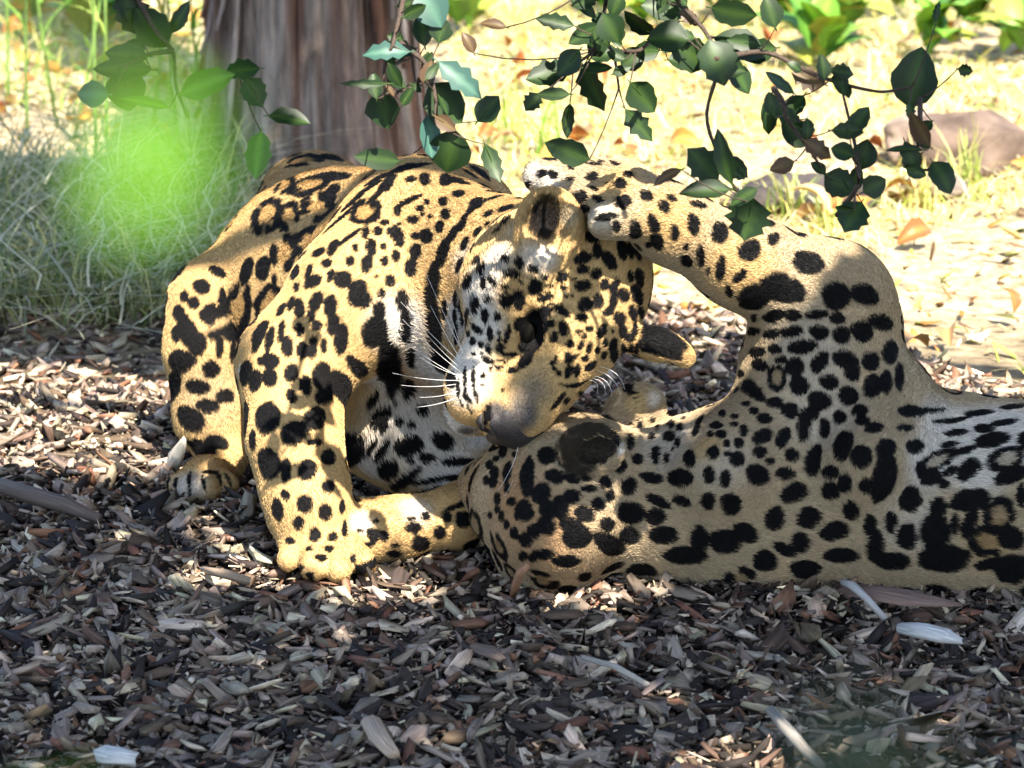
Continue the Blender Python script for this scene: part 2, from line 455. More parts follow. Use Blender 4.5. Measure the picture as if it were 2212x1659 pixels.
# ------------------------------------------------------------------ coat: spots lie on the skin as tangent ellipses
class Coat:
    def __init__(self, V, Q, N, base):
        self.V, self.Q, self.N = V, Q, N
        self.bvh = BVHTree.FromPolygons(V.tolist(), Q.tolist())
        self.spots = []      # c, n, inverse tangent basis, radius, kind, strength
        self.fields = []     # soft colour fields: c, radius, colour, strength
        self.base = np.array(base)
    def hit(self, u, v):
        d = nrm(F_ + (u - 1106) * PXM * R_ - (v - 829.5) * PXM * U_)
        loc, n, i, dist = self.bvh.ray_cast(Vector(CAMP), Vector(d))
        if loc is None: return None
        loc = np.array(loc)
        n = nrm(self.N[self.Q[i]].mean(0))
        return loc, n, d
    def add(self, u, v, w, h, ang, ring=0, strength=1.0):
        r = self.hit(u, v)
        if r is None: return
        c, n, d = r
        px = PXM * float((c - CAMP) @ F_)
        vn = d @ n
        if vn > -0.38:                    # grazing: no endless stretch
            n2 = nrm(n - d * (0.38 + vn)); vn = d @ n2
        else: n2 = n
        th = math.radians(ang)
        ax = []
        for q, rad in ((0, w / 2), (math.pi / 2, h / 2)):
            m = math.cos(th + q) * R_ - math.sin(th + q) * U_
            mt = m - (m @ n2) / vn * d
            ax.append(mt * rad * px)
        self.put(c, n2, ax[0], ax[1], ring, strength)
    def put(self, c, n, a, b, ring=0, strength=1.0):
        Bm = np.stack([a, b, n * 0.05], 1)
        try: inv = np.linalg.inv(Bm)
        except Exception: return
        self.spots.append((c, n, inv, max(np.linalg.norm(a), np.linalg.norm(b)) * 1.3, ring, strength, len(self.spots)))
    def tint(self, u, v, r, col, strength=1.0):
        h = self.hit(u, v)
        if h is None: return
        self.fields.append((h[0], r * PXM * float((h[0] - CAMP) @ F_), np.array(col), strength, h[1]))
    def auto(self, n_try, rmin, rmax, seed, ring_p=0.3):
        """the unseen rest of the coat"""
        g = np.random.default_rng(seed)
        pxv = to_px(self.V)
        seen = (((CAMP - self.V) * self.N).sum(1) / np.linalg.norm(CAMP - self.V, axis=1) > .12) & (pxv[:, 0] < 2200) & ~((pxv[:, 1] > 1165) & (pxv[:, 0] > 1060)) & ~((pxv[:, 0] < 1140) & (pxv[:, 1] > 960) & (pxv[:, 0] > 1020))
        C = np.array([s[0] for s in self.spots]); Rr = np.array([s[3] / 1.3 for s in self.spots])
        C = list(C); Rr = list(Rr)
        cell = 0.08; grid = {}
        def key(p): return tuple(np.floor(p / cell).astype(int))
        for i, c in enumerate(C): grid.setdefault(key(c), []).append(i)
        for vi in g.integers(0, len(self.V), n_try):
            p = self.V[vi]; n = self.N[vi]
            if seen[vi]: continue
            r = g.uniform(rmin, rmax); k = key(p); ok = True
            for dx in (-1, 0, 1):
                for dy in (-1, 0, 1):
                    for dz in (-1, 0, 1):
                        for i in grid.get((k[0] + dx, k[1] + dy, k[2] + dz), ()):
                            if np.linalg.norm(C[i] - p) < (Rr[i] + r) * 1.18: ok = False; break
                        if not ok: break
                    if not ok: break
                if not ok: break
            if not ok: continue
            t = nrm(np.cross(n, g.normal(size=3))); b = np.cross(n, t)
            ring = int(r > 0.6 * rmax and g.random() < ring_p)
            self.put(p, n, t * r * g.uniform(.9, 1.2), b * r * g.uniform(.65, 1.0), ring)
            grid.setdefault(k, []).append(len(C)); C.append(p); Rr.append(r)
    def colour(self, p, n):
        """albedo at skin points p with normals n"""
        N_ = len(p)
        col = np.tile(self.base, (N_, 1))
        col *= (0.86 + 0.28 * vnoise(p, 22, 2))[:, None]
        for (c, r, cc, st, _n) in self.fields:
            d = np.linalg.norm(p - c, axis=1)
            w = st * np.clip(1.5 - 1.5 * d / r, 0, 1)
            w = w * w * (3 - 2 * w)
            col = col * (1 - w)[:, None] + cc * w[:, None]
        dark = np.zeros(N_); rust = np.zeros(N_)
        o = np.argsort(p[:, 0]); xs = p[o, 0]
        wob = (vnoise(p, 75, 1) - .5) * .75 + (vnoise(p, 210, 1) - .5) * .5
        for (c, sn, inv, rad, ring, st, sid) in self.spots:
            i0, i1 = np.searchsorted(xs, [c[0] - rad, c[0] + rad])
            ii = o[i0:i1]
            q = p[ii] - c
            m = (np.abs(q[:, 1]) < rad) & (np.abs(q[:, 2]) < rad) & ((n[ii] @ sn) > -0.1)
            ii = ii[m]; q = q[m]
            if len(ii) == 0: continue
            l = q @ inv.T
            rho = np.sqrt(l[:, 0] ** 2 + l[:, 1] ** 2) * ((.84 if rad < .02 else .89) if not ring else .80) + wob[ii] * (.26 if not ring else .42)
            e = 0.06
            k = np.clip((1.0 + e - rho) / (2 * e), 0, 1)
            if ring:
                an = np.arctan2(l[:, 1], l[:, 0])
                gap = np.sin(an * 1.5 + sid * 1.7) + .5 * np.sin(an * 3 + sid) - 1.0
                hole = np.clip((0.47 + e - rho) / (2 * e), 0, 1)
                cut = np.clip(gap * 4, 0, 1)
                rust[ii] = np.maximum(rust[ii], hole * .8)
                k = k * (1 - hole) * (1 - cut)
            dark[ii] = np.maximum(dark[ii], k * st)
        col = col * (1 - .35 * rust)[:, None] * np.where(rust[:, None] > 0, np.array([1, .92, .8]), 1)
        blk = np.array([.0045, .004, .0042])
        return col * (1 - dark)[:, None] + blk * dark[:, None]

ZH = (1050, 560, 600 / 1843); ZA = (350, 350, 900 / 1357); ZC = (1200, 350, 700 / 2212)
ZB = (1150, 350, 1350 / 1948); ZE = (1100, 880, 600 / 1746)
def spots(coat, z, rows):
    x0, y0, s = z; k = 2212 / 2500
    for r in rows:
        x, y, w, h = r[:4]; a = r[4] if len(r) > 4 else 0; ring = r[5] if len(r) > 5 else 0; st = r[6] if len(r) > 6 else 1
        coat.add((x0 + x * s) * k, (y0 + y * s) * k, w * s * k, h * s * k, a, ring, st)

HEAD_A = [(1200,65,125,75,5),(1250,165,65,115),(1340,235,150,85,55),(1140,220,120,80,-15),(1145,305,90,60,-10),(1245,340,80,80),(1145,425,110,80,-5),(1310,415,90,65,-70),  # some patches paint the shade of skin folds among the real spots
(1380,425,110,60,-60),(1440,150,150,70,80),(1500,160,120,40,80),(1545,180,110,40,60),(990,365,100,75,-20),(1005,445,55,45),(870,365,60,45),(785,440,100,110),(685,408,35,35),
(770,310,80,60,10),(670,265,70,75),(610,350,130,60,-5),(565,235,60,60),(500,265,80,80,0,0,.45),(380,310,90,45,-60),(345,265,80,40,-55),(405,390,50,60),(470,400,50,90,-30),
(405,450,35,50),(285,420,110,55,-75),(565,445,55,40),(440,540,65,50),(570,550,90,100),(665,540,90,130),(860,515,120,60,-15),(910,565,50,25),(960,590,70,40,-15),(1010,630,90,45,30),
(1160,565,95,105,30),(1260,545,80,110),(1135,665,100,50,-5),(1020,505,30,25),(1070,505,25,25),(900,425,50,20,10),(1080,375,35,20),(840,640,80,110,20),(890,710,90,70),
(1000,750,70,100,-15),(930,810,60,80,30),(1115,765,50,40),(1195,745,50,60,20),(1150,805,40,40),(1050,865,55,60,20),(1030,940,50,60,20),(1130,870,40,80,30),(1190,890,40,90,15),
(1250,910,40,60,20),(1310,850,40,70),(1285,770,60,110,25),(1365,765,22,30),(1370,880,55,110,10),(1450,500,80,100,-20),(1375,530,60,150,10),(1420,675,80,95),(1445,780,60,110,-10),
(1525,770,45,140,10),(1520,635,55,110,-10),(1580,635,45,90,-5),(1550,500,80,150,-20),(1500,360,45,80),(1570,370,60,130,-10),(1610,740,60,110,15),(1640,600,40,150,-5),(1495,905,45,60,10),
(1440,910,40,90,10),(1380,960,60,90),(1300,945,40,60,20),(1480,970,30,40),(1545,890,40,100,20),(1340,620,90,60,-30),(1060,970,110,40,-30),(1160,975,50,45,-20),(1100,1060,40,90,10),
(1035,1070,50,90,15),(1200,1030,100,50,-35),(965,1080,40,50),(920,1010,40,40),(925,1050,35,25),(940,970,30,30),(505,665,55,60),(415,655,55,110),(340,585,65,120,5),(230,560,30,120,5),
(235,660,30,130),(280,680,25,160,10),(345,750,100,45,40),(450,790,40,110,-5),(320,845,45,55),(380,868,40,50),(440,905,40,70,-10),(285,790,30,50),(515,780,30,50),(520,835,40,40),
(580,790,40,140,15),(660,720,60,90),(690,690,90,50,-20),(600,940,120,30),(525,895,60,60),(430,985,90,45,20),(540,990,80,25,10),(520,1040,60,30),(400,1105,45,45),(390,1170,25,25),
(545,1205,30,30),(450,1045,30,30),(390,930,25,25),(325,940,35,30),(325,1100,35,120),(330,1210,30,80,-10),(260,1120,35,170),(265,1250,40,70,-20),(300,1290,30,40),(350,1270,25,70),
(210,1190,25,150),(290,1340,25,60,-15),(315,1375,20,30),(235,1310,20,60,-15),(185,525,30,110),(95,620,35,100),(180,660,30,110),(190,790,30,130),(150,1130,70,120),  # last patch here is the shadow behind the whisker corner, painted dark
(790,790,110,200,15),(715,985,150,70,-50),(620,1060,90,45,-10),(960,1290,170,40,-50),(1120,1165,200,30,-15),
(1125,1235,40,40),(1180,1275,55,55),(1025,1295,50,60),(1080,1310,50,40),(1285,1345,40,40),(1370,1270,50,40),(430,1390,60,150,10)]
BODY_A = [(455,1005,85,110,15),(555,1065,105,80,-20),(635,1010,75,80,30),(460,1180,75,115,-15),(525,1205,35,90,5),(605,1200,60,70,20),(680,1155,50,55),(640,1098,45,25,-10),(680,1260,40,45),
(522,1292,30,40,-20),(595,1328,55,60),(493,1345,40,80,-10),(670,1355,45,55),(570,1395,40,48),(632,1442,40,52),(697,1448,38,32),(540,1463,35,25,20),(683,1493,35,25),(655,1525,40,25,10),
(610,1490,25,15),(770,1528,20,30),(740,1420,20,60),(732,1335,20,50),(378,1010,25,120),(400,1090,20,70),(545,930,35,50,-20),(597,890,45,75,-10),(545,845,50,60),(467,800,60,55),(467,860,50,60),
(410,870,45,75,5),(375,840,40,90,10),(430,800,20,30),(530,745,45,75,-5),(585,762,35,60),(575,685,32,50),(508,690,28,75,10),(465,715,30,90,15),(425,720,30,100,30),(575,605,38,65),(637,580,45,80,30),
(620,630,30,50),(690,595,45,75,5),(638,668,40,35,-10),(625,750,35,80,10),(665,745,25,50),(700,665,45,70,10),(730,720,50,110,5),(660,860,70,100),(665,930,60,60),(735,905,70,140,-25),(545,590,25,50,20),
(510,610,20,50,30),(565,525,20,30),(625,505,65,40,-30),(735,498,60,55,-10),(690,485,25,50,20),(675,440,40,30,-30),(645,400,50,25,-30),(610,470,20,60,20),(700,380,30,60,30),(790,550,65,95,15),
(815,575,45,60),(910,503,36,38),(880,550,28,30),(860,487,12,12),(825,440,38,60,10),(840,380,40,60),(885,378,22,22),(890,432,28,35),(762,432,28,38),(783,383,22,30),(863,322,32,30),(820,325,28,45,15),
(780,330,60,15,-40),(750,350,70,15,-40),(935,340,45,80,-20),(915,325,40,30,20),(998,340,32,25),(1040,340,45,48),(1000,395,40,50),(930,412,28,40),(985,450,42,75,15),(953,575,40,80,5),(962,635,30,60),
(960,690,35,100,5),(980,790,30,70),(905,830,75,140,-5),(795,825,90,55,45),(845,935,80,30,-60),(970,895,45,60,-10),(855,690,85,120,20),(870,620,45,70,10),(870,1000,100,55,-45),(750,1120,110,110),
(835,1110,70,25,-60),(875,1125,90,30,-55),(970,1110,100,75,-10),(895,1195,70,70),(980,1165,30,20),(885,1035,40,25,-40),(940,1015,35,30),(985,1027,30,28),(1025,970,45,40,20),(1040,1155,60,30),
(1160,1170,110,30,-5),(1100,1090,80,60,30),(950,1240,120,40,-30),(1100,1230,180,20,-5),(1090,1262,200,14,-5),(1060,520,50,160,10),(1065,680,55,180,-5),(1090,800,60,90,-30),(1105,610,25,70),
(990,280,40,30),(1040,215,22,20),(1018,240,28,22),(1052,270,18,16),(1025,262,16,14),(1100,215,35,32),(1110,260,35,38),(1088,308,30,40,10),(940,295,14,12),(890,290,35,18,-5),(975,210,110,20,-25),
(935,245,25,40),(1035,130,45,45),(985,130,40,22,-10),(905,150,60,25,-60),(870,180,120,18,-40),(990,85,140,16,-15),(940,95,120,16,-25),(900,140,80,25,-40),(812,250,100,75,-30,1),(855,265,40,20,-30),
(1155,185,45,28),(1110,135,50,45),(1160,140,80,25,20),(1200,110,60,20,40),(1240,105,90,25,40),(1225,220,60,40,-25),(1175,290,25,60,20),(1140,330,30,90,35),(1100,400,40,110,20),(1230,325,25,40,30),
(1265,260,35,20,-30),(1265,300,20,20),(1330,290,50,20,-40),(1330,240,60,20,-20),(1290,200,60,16,-25),(1200,250,30,18,-30),(1180,370,22,50,25),(1300,330,40,14,-45),(1210,400,16,40,20),(1160,450,20,60,20),
(700,300,20,90,35),(735,270,90,18,-45),(770,215,110,18,-40),(820,170,120,16,-35),(860,130,100,16,-30),
(455,260,90,130,30,1),(530,265,75,100,20,1),(610,150,150,65,-15,1),(645,235,110,95,0,1),(520,400,90,120,20,1),(440,460,50,90,10),(605,370,80,120,10,1),(345,620,80,180,8,1),(378,470,40,100,15),(460,590,85,130,20,1),
(700,120,130,45,10),(520,155,60,85,30,1),(590,62,120,45,-10,1),(690,50,100,28,5),(430,690,40,90,30),(330,760,20,90,5),(560,470,30,60,20),(480,500,20,30),(700,170,60,40,-40),(690,210,30,60,40),
(215,525,55,50,10),(185,585,40,40),(275,470,60,35,30),(150,560,30,40),(235,640,60,40,40),(250,620,50,60),(290,570,30,80),(160,690,70,130,-20),(200,735,60,80),(130,800,80,80),(250,830,60,60),(200,895,90,50,10),
(110,890,40,100),(300,930,60,50),(170,1010,110,75,40),(235,965,80,50,10),(270,1100,90,50,10),(215,1130,70,60,30),(180,800,30,30),(130,620,40,50),(120,700,30,60),(280,740,30,90),(170,1230,14,50,10),(220,1240,14,50,-10),(280,1230,14,50,-20),(120,1250,14,40,10),(250,1210,60,14,5),(310,1230,14,50,-30),
(850,1440,55,45,20),(825,1480,30,25),(860,1390,20,18),(800,1425,25,15),(890,1445,30,40),(995,1415,55,40),(1095,1435,42,42),(1025,1475,60,50),(1040,1372,30,30),(1120,1375,36,40),(1180,1385,55,55),
(990,1382,30,14),(925,1510,50,25),(930,1480,30,15),(1160,1335,90,18,-15),(1190,1310,80,14,-25)]
ARM_B = [(395,235,70,55,-30),(485,240,75,60,30),(610,275,60,30),(780,260,95,65,-20),(800,350,70,30,15),(690,415,105,95),(835,435,85,45,15),(1020,450,120,90,-10),(1000,305,90,75,20),(1060,238,80,45,15),
(1200,405,90,75,30),(1395,425,80,50,25),(1335,485,75,110,-15),(1255,620,75,130,-20),(1415,685,65,125,-5),(1565,630,90,160,-5),(1765,690,115,150,5),(1505,800,45,55),(1280,765,90,130,-25),(1620,875,65,150,-5),
(1510,910,100,70,30),(1775,970,70,190,5),(1925,1025,120,60,-45),(2000,820,180,150,-30),(895,565,150,60,-8),(970,640,70,90),(1120,680,90,130),(720,510,80,60),(680,600,80,120),(1035,500,40,30),(2030,1200,220,190,-20),
(2170,1080,120,120),(1600,475,130,50,10),(1680,990,30,60),(1840,1150,50,90,-20),(900,305,35,15,-20),(1220,785,50,50),(960,155,80,25,20),(620,190,50,30,20),(2160,620,60,50),(2180,740,80,100,40),(2150,1340,100,60,-20),
(2010,1460,100,60,-20),(2030,1350,40,60),(280,330,40,60),(800,160,120,20,5),(850,140,60,20,0)]
BODY_B = [(1190,420,110,75,20),(1095,510,150,90,15),(1005,545,85,80,-20),(1290,540,95,95),(1390,535,100,70,25),(1070,610,65,40,-15),(1135,607,60,35,5),(1220,605,80,30,-5),(1292,620,50,38,10),(1060,675,55,32,-15),
(1130,665,75,38,-10),(1228,670,65,45,15),(1305,680,60,55),(1380,665,75,70,20),(1450,635,85,55,20),(1480,735,50,80,10),(1168,720,100,48,-8),(1005,740,55,35,-5),(1072,730,45,32),(1015,785,55,40,10),(1095,767,50,25),
(1140,790,60,60,20),(1228,775,50,80,30),(1320,765,90,60,20),(1345,810,50,60),(1410,770,60,60,30),(1260,845,65,45,10),(1155,855,60,65,-20),(1075,830,55,75,0,1),(990,865,95,45,35),(1330,890,60,60),(1415,855,60,80,20),
(1465,840,40,80),(1510,820,30,100),(1070,912,55,35),(1125,940,55,50),(1225,910,80,60,20),(1035,967,50,35),(1175,990,45,110,10),(1205,940,40,70),(1300,965,45,45),(1370,940,50,40),(1380,975,45,35),(1420,1000,55,35,-10),
(1245,1005,40,60),(1030,1030,70,50,-30),(1100,1035,40,70,20),(1310,1055,60,100,20),(1375,1100,70,70,-20),(1130,1095,45,40),(1205,1115,55,110,15),(1020,1085,50,40),(1055,1118,35,25),(1010,1165,80,70,30),(1105,1160,55,40),
(1265,1155,50,45),(1135,1230,95,65,-25),(1265,1220,60,60),(1315,1195,45,60),(1390,1205,40,50),(1185,1320,80,70,-10),(1275,1365,100,60,-15),(1335,1290,55,65),(1155,1405,60,70,-10),(1065,1320,65,80,20),(1100,1430,80,40,20),
(1295,1450,120,50),(1030,1470,80,70),(1170,1500,100,60),(877,890,22,25),(912,885,18,18),(935,870,20,20),(840,925,40,20,-20),(890,950,25,28),(930,960,25,18),(972,915,30,18),(998,940,35,25),(865,990,40,25),(845,1022,22,20),
(885,1022,35,28),(903,1055,25,25),(930,988,28,18),(962,1010,30,40),(945,1055,35,35),(905,1090,22,18),(855,1085,45,45,20),(800,995,30,80,10),(940,1110,50,50),(770,1105,35,55),(840,1165,40,55),(900,1180,35,60),
(740,1175,80,60),(920,1270,70,70),(960,1370,90,60,20),(840,1260,50,60),(890,1400,110,80),(800,1400,60,100),(750,1450,140,60),(880,830,20,20),(950,820,30,30),
(1460,1180,80,170,15),(1465,1070,70,60,-20),(1565,1065,60,50),(1550,940,90,40),(1530,1000,60,25),(1690,975,120,18,-5),(1700,1020,80,25,-5),(1800,1005,60,30),(1830,1045,120,50,-10),(1680,1060,60,20,-10),
(1640,1115,140,50,-25,1),(1610,1170,70,60,20),(1745,1150,90,60,-45),(1680,1155,50,30,-30),(1660,1200,40,30),(1880,1110,120,70,-20,1),(1900,1170,130,50,-20),(1545,1250,70,90,20),(1640,1285,60,80,10),(1755,1255,140,70,-10),
(1855,1310,90,110,30,1),(1935,1240,40,80),(1475,1330,40,80,5),(1420,1420,60,110,5),(1400,1340,45,70),(1530,1385,70,90),(1630,1370,100,130),(1700,1340,30,70),(1750,1340,50,100,20),(1820,1400,120,90,0,1),(1660,1465,180,90),
(1480,1470,120,60),(1820,1480,100,40,-10),(1900,1390,90,80),(1900,1500,120,100),(1600,940,120,20,-5),(1780,950,100,20,-5),(1870,985,90,22,-8),(1900,930,90,18,-5),(1740,1080,70,24,-15)]
HEAD_B = [(680,675,120,110),(540,820,100,260,5),(400,790,60,130,10),(735,820,120,95),(855,840,100,60,20),(640,940,110,150,30),(690,1060,120,110,50),(775,1040,110,150),(860,965,120,90),(1050,1020,95,95),(1130,960,65,90),
(1090,865,80,80,-40),(960,835,70,40),(980,910,100,50),(1265,890,90,110,15),(1420,835,160,70,10),(1270,1085,160,160),(950,1090,140,100,20),(1115,1170,100,95),(850,1160,160,80),(900,1260,200,160),(1260,1250,130,120),
(1450,1110,130,110),(1470,1000,180,70,25),(1620,830,120,90,-10),(1640,990,120,70,10),(1500,1240,200,120),(1140,1320,200,140,30),(590,1210,100,100),(670,1180,130,120),(530,1270,90,100),(450,1225,55,80),(395,1160,40,70),
(360,1110,40,70),(520,1070,110,140,-20),(310,800,60,90),(270,740,50,60),(300,860,60,80),(330,980,40,80),(370,640,60,100),(300,620,100,70),(450,670,30,40),(320,700,40,40),(430,1000,60,60),(470,1100,40,60),(400,900,40,80),
(250,850,40,60),(330,1060,40,50),(280,1100,30,50),(650,1380,150,70),(580,1400,60,60),(820,1430,200,80),(510,1390,60,60),(1335,485,55,60),(1265,570,55,110,-5),(1425,435,45,40),(1455,480,30,45),(1550,460,60,60),(1615,485,45,50),
(1410,545,45,45),(1540,545,80,70),(1605,590,45,60),(1450,675,60,110),(1315,700,70,65),(1525,695,45,60),(1695,690,70,100,-15),(1205,740,80,100),(1180,560,40,120),(1260,455,25,25),(1325,420,30,25),(1640,420,25,30),(1570,640,20,25),
(1250,200,100,50,20)]

GOLD = (.48, .315, .135); WHITE = (.60, .54, .46); TAN = (.42, .315, .19); GREY = (.10, .085, .075)
fur_mat = attr_mat('jaguar_fur', 'coat', rough=.6, spec=.14)
skin_mat = attr_mat('jaguar_skin', 'coat', rough=.8, spec=.15)

def make_jaguar(name, body, paint, n_hair, label, seed, ground_col):
    V, Q = body.build()
    for _ in range(2):        # light relax
        S = np.zeros_like(V); c = np.zeros(len(V))
        for i in range(4):
            a, b = Q[:, i], Q[:, (i + 1) % 4]
            np.add.at(S, a, V[b]); np.add.at(S, b, V[a]); np.add.at(c, a, 1); np.add.at(c, b, 1)
        V = V * .5 + S / c[:, None] * .5
    N = vert_normals(V, Q)
    coat = Coat(V, Q, N, ground_col)
    paint(coat)
    flow, hl = body.fields(V)
    base = np.array([V[:, 0].mean(), V[:, 1].mean(), 0.0])
    root = empty(name, base)
    tag(root, label, 'jaguar', 'jaguars lying together on the wood chips')
    me = mesh_np('body', V, Q)
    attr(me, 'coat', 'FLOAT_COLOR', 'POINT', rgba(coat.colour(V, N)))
    ob = link('body', me, root, skin_mat)
    # fur: strands rooted on the skin, each with the colour of its root
    if n_hair:
        g = np.random.default_rng(seed)
        ctr = V[Q].mean(1)
        area = np.linalg.norm(np.cross(V[Q[:, 2]] - V[Q[:, 0]], V[Q[:, 3]] - V[Q[:, 1]]), axis=1)
        fn = N[Q].mean(1)
        px = to_px(ctr)
        inview = (px[:, 0] > -250) & (px[:, 0] < 2462)
        facing = ((CAMP - ctr) * fn).sum(1) / np.linalg.norm(CAMP - ctr, axis=1)
        w = area * np.where(inview, 1, .25) * np.where(facing > -.35, 1, .3) * (hl[Q].mean(1) > .0012)
        fi = g.choice(len(Q), n_hair, p=w / w.sum())
        s, t = g.random(n_hair), g.random(n_hair)
        W = np.stack([(1 - s) * (1 - t), s * (1 - t), s * t, (1 - s) * t], 1)[:, :, None]
        q4 = Q[fi]
        p = (V[q4] * W).sum(1); n = nrm((N[q4] * W).sum(1)); fl = (flow[q4] * W).sum(1); L = (hl[q4] * W[..., 0]).sum(1)
        fl = fl + (vnoise(p, 18)[:, None] - .5) * .5 * np.cross(n, fl) + g.normal(0, .11, p.shape)
        fl = nrm(fl - n * (fl * n).sum(1)[:, None])
        L = L * .72 * g.uniform(.65, 1.25, n_hair)
        lift = g.uniform(.16, .58, n_hair)[:, None]
        d0 = nrm(n * (lift + .35) + fl); d1 = nrm(n * lift * .55 + fl)
        pts = np.empty((n_hair, 4, 3), np.float32)
        pts[:, 0] = p - n * .0008
        pts[:, 1] = p + d0 * (L * .35)[:, None]
        pts[:, 2] = pts[:, 1] + d1 * (L * .35)[:, None]
        pts[:, 3] = pts[:, 2] + nrm(d1 + g.normal(0, .12, p.shape)) * (L * .30)[:, None]
        cc = coat.colour(p, n) * g.uniform(.62, 1.38, n_hair)[:, None]
        cu = bpy.data.hair_curves.new('fur')
        cu.add_curves([4] * n_hair)
        cu.position_data.foreach_set('vector', pts.ravel())
        ra = cu.attributes.get('radius') or cu.attributes.new('radius', 'FLOAT', 'POINT')
        ra.data.foreach_set('value', np.tile(np.array([.00034, .00032, .00024, .00005], np.float32), n_hair))
        attr(cu, 'coat', 'FLOAT_COLOR', 'CURVE', rgba(np.clip(cc, 0, .85)))
        fo = link('fur', cu, root, fur_mat)
        tag(fo, kind='stuff')
    return root, coat

def paint_a(c):
    W = WHITE
    for (u, v, r, st) in [(860, 700, 95, .9), (930, 800, 110, .95), (880, 930, 150, 1), (960, 1020, 110, 1), (790, 980, 90, .9), (1000, 560, 60, .5), (985, 690, 80, .9), (1030, 640, 75, 1), (1010, 770, 80, 1),
                          (1005, 830, 70, 1), (985, 920, 70, 1), (1050, 700, 60, .9), (1060, 590, 60, .7), (1150, 560, 55, .7), (1250, 880, 60, 1), (900, 1100, 55, .7), (780, 1130, 40, .8), (400, 1045, 70, .7), (1080, 560, 55, .7),
                          (520, 800, 22, .8), (1030, 940, 50, 1), (830, 820, 60, .8), (1110, 500, 40, .4), (1175, 560, 45, .8)]:  # small elbow patch: backlit rim painted into the coat
        c.tint(u, v, r, W, st)
    for (u, v, r, st) in [(450, 850, 120, .5), (470, 700, 60, .3)]: c.tint(u, v, r, TAN, st)
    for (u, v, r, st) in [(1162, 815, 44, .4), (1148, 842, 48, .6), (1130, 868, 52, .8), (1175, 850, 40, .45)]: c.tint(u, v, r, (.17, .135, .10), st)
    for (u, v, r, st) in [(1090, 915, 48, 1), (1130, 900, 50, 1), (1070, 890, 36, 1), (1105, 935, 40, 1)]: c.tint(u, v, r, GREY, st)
    c.add(1152, 722, 52, 92, 20, 0, 1)  # dark hollow of the closed eye, its shade painted into the coat
    for (u, v, r) in [(1150, 700, 44), (1154, 722, 48), (1150, 745, 40)]: c.tint(u, v, r, (.006, .005, .004), 1)
    c.tint(1175, 475, 60, (.05, .032, .02), 1)
    c.tint(1228, 470, 34, (.40, .31, .19), 1)
    c.add(1176, 468, 62, 92, 12, 0, .9)
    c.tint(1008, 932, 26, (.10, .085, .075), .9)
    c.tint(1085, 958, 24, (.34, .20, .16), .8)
    spots(c, ZA, BODY_A); spots(c, ZH, HEAD_A)
    c.add(1436, 728, 96, 52, 24, 0, 1)
    c.auto(9000, .010, .022, 5)

def paint_b(c):
    for (u, v, r, st) in [(2060, 930, 120, 1), (2180, 930, 140, 1), (2000, 1000, 90, .8), (2110, 1010, 100, .9), (1750, 760, 150, .45), (1450, 960, 110, .55), (1560, 1000, 120, .4), (1180, 395, 60, .75), (1150, 375, 40, .8),
                          (1300, 460, 60, .6), (1780, 900, 140, .4), (1960, 1120, 120, .5), (1405, 862, 26, 1)]:
        c.tint(u, v, r, WHITE, st)
    for (u, v, r, st) in [(1650, 1100, 200, .5), (1850, 1100, 160, .5), (2100, 1150, 150, .4)]: c.tint(u, v, r, TAN, st)
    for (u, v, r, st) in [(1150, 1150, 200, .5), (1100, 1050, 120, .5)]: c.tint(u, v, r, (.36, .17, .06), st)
    for (u, v, r, st) in [(1600, 580, 130, .9), (1450, 480, 110, .9), (1330, 390, 80, .8), (1530, 960, 60, .7), (2130, 1180, 90, .5)]: c.tint(u, v, r, GOLD, st)  # forearm gold, against the greyed body: sunlight put into the coat colour
    spots(c, ZB, BODY_B); spots(c, ZC, ARM_B); spots(c, ZE, HEAD_B)
    for (u, v, w, h) in [(1270, 966, 122, 116), (1262, 985, 100, 80)]: c.add(u, v, w, h, -10, 0, .92)
    for (u, v) in [(1338, 975), (1338, 955)]: c.tint(u, v, 14, (.55, .52, .47), 1)
    c.tint(1370, 872, 40, (.52, .38, .18), 1)  # far ear made paler: sunlight painted into its fur colour
    c.auto(14000, .012, .026, 9)
NH = 380000
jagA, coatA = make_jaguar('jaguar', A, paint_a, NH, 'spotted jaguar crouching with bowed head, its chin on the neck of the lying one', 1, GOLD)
print('A', time.time() - T0)
jagB, coatB = make_jaguar('jaguar', Bd, paint_b, NH, 'spotted jaguar lying on its side with one raised foreleg hooked over the other', 2, (.40, .30, .18))  # base colour greyed to hold the shade over the body
print('B', time.time() - T0)
# ------------------------------------------------------------------ nose, eyes, whiskers
def tube(pts, radii, sides=6):
    pts = np.asarray(pts, float); n = len(pts)
    V = []
    for i in range(n):
        t = nrm(pts[min(i + 1, n - 1)] - pts[max(i - 1, 0)])
        a = nrm(np.cross(t, (0.31, 0.2, 0.93))); b = np.cross(t, a)
        for k in range(sides):
            q = 2 * math.pi * k / sides
            V.append(pts[i] + radii[i] * (math.cos(q) * a + math.sin(q) * b))
    Fq = [(i * sides + k, i * sides + (k + 1) % sides, (i + 1) * sides + (k + 1) % sides, (i + 1) * sides + k) for i in range(n - 1) for k in range(sides)]
    V.append(pts[0]); V.append(pts[-1])
    F3 = [(len(V) - 2, (k + 1) % sides, k) for k in range(sides)] + [(len(V) - 1, (n - 1) * sides + k, (n - 1) * sides + (k + 1) % sides) for k in range(sides)]
    return np.array(V), Fq, F3

def bez(a, b, sag, n=7):
    t = np.linspace(0, 1, n)[:, None]
    a = np.asarray(a); b = np.asarray(b); m = (a + b) / 2 + np.asarray(sag)
    return (1 - t) ** 2 * a + 2 * t * (1 - t) * m + t ** 2 * b

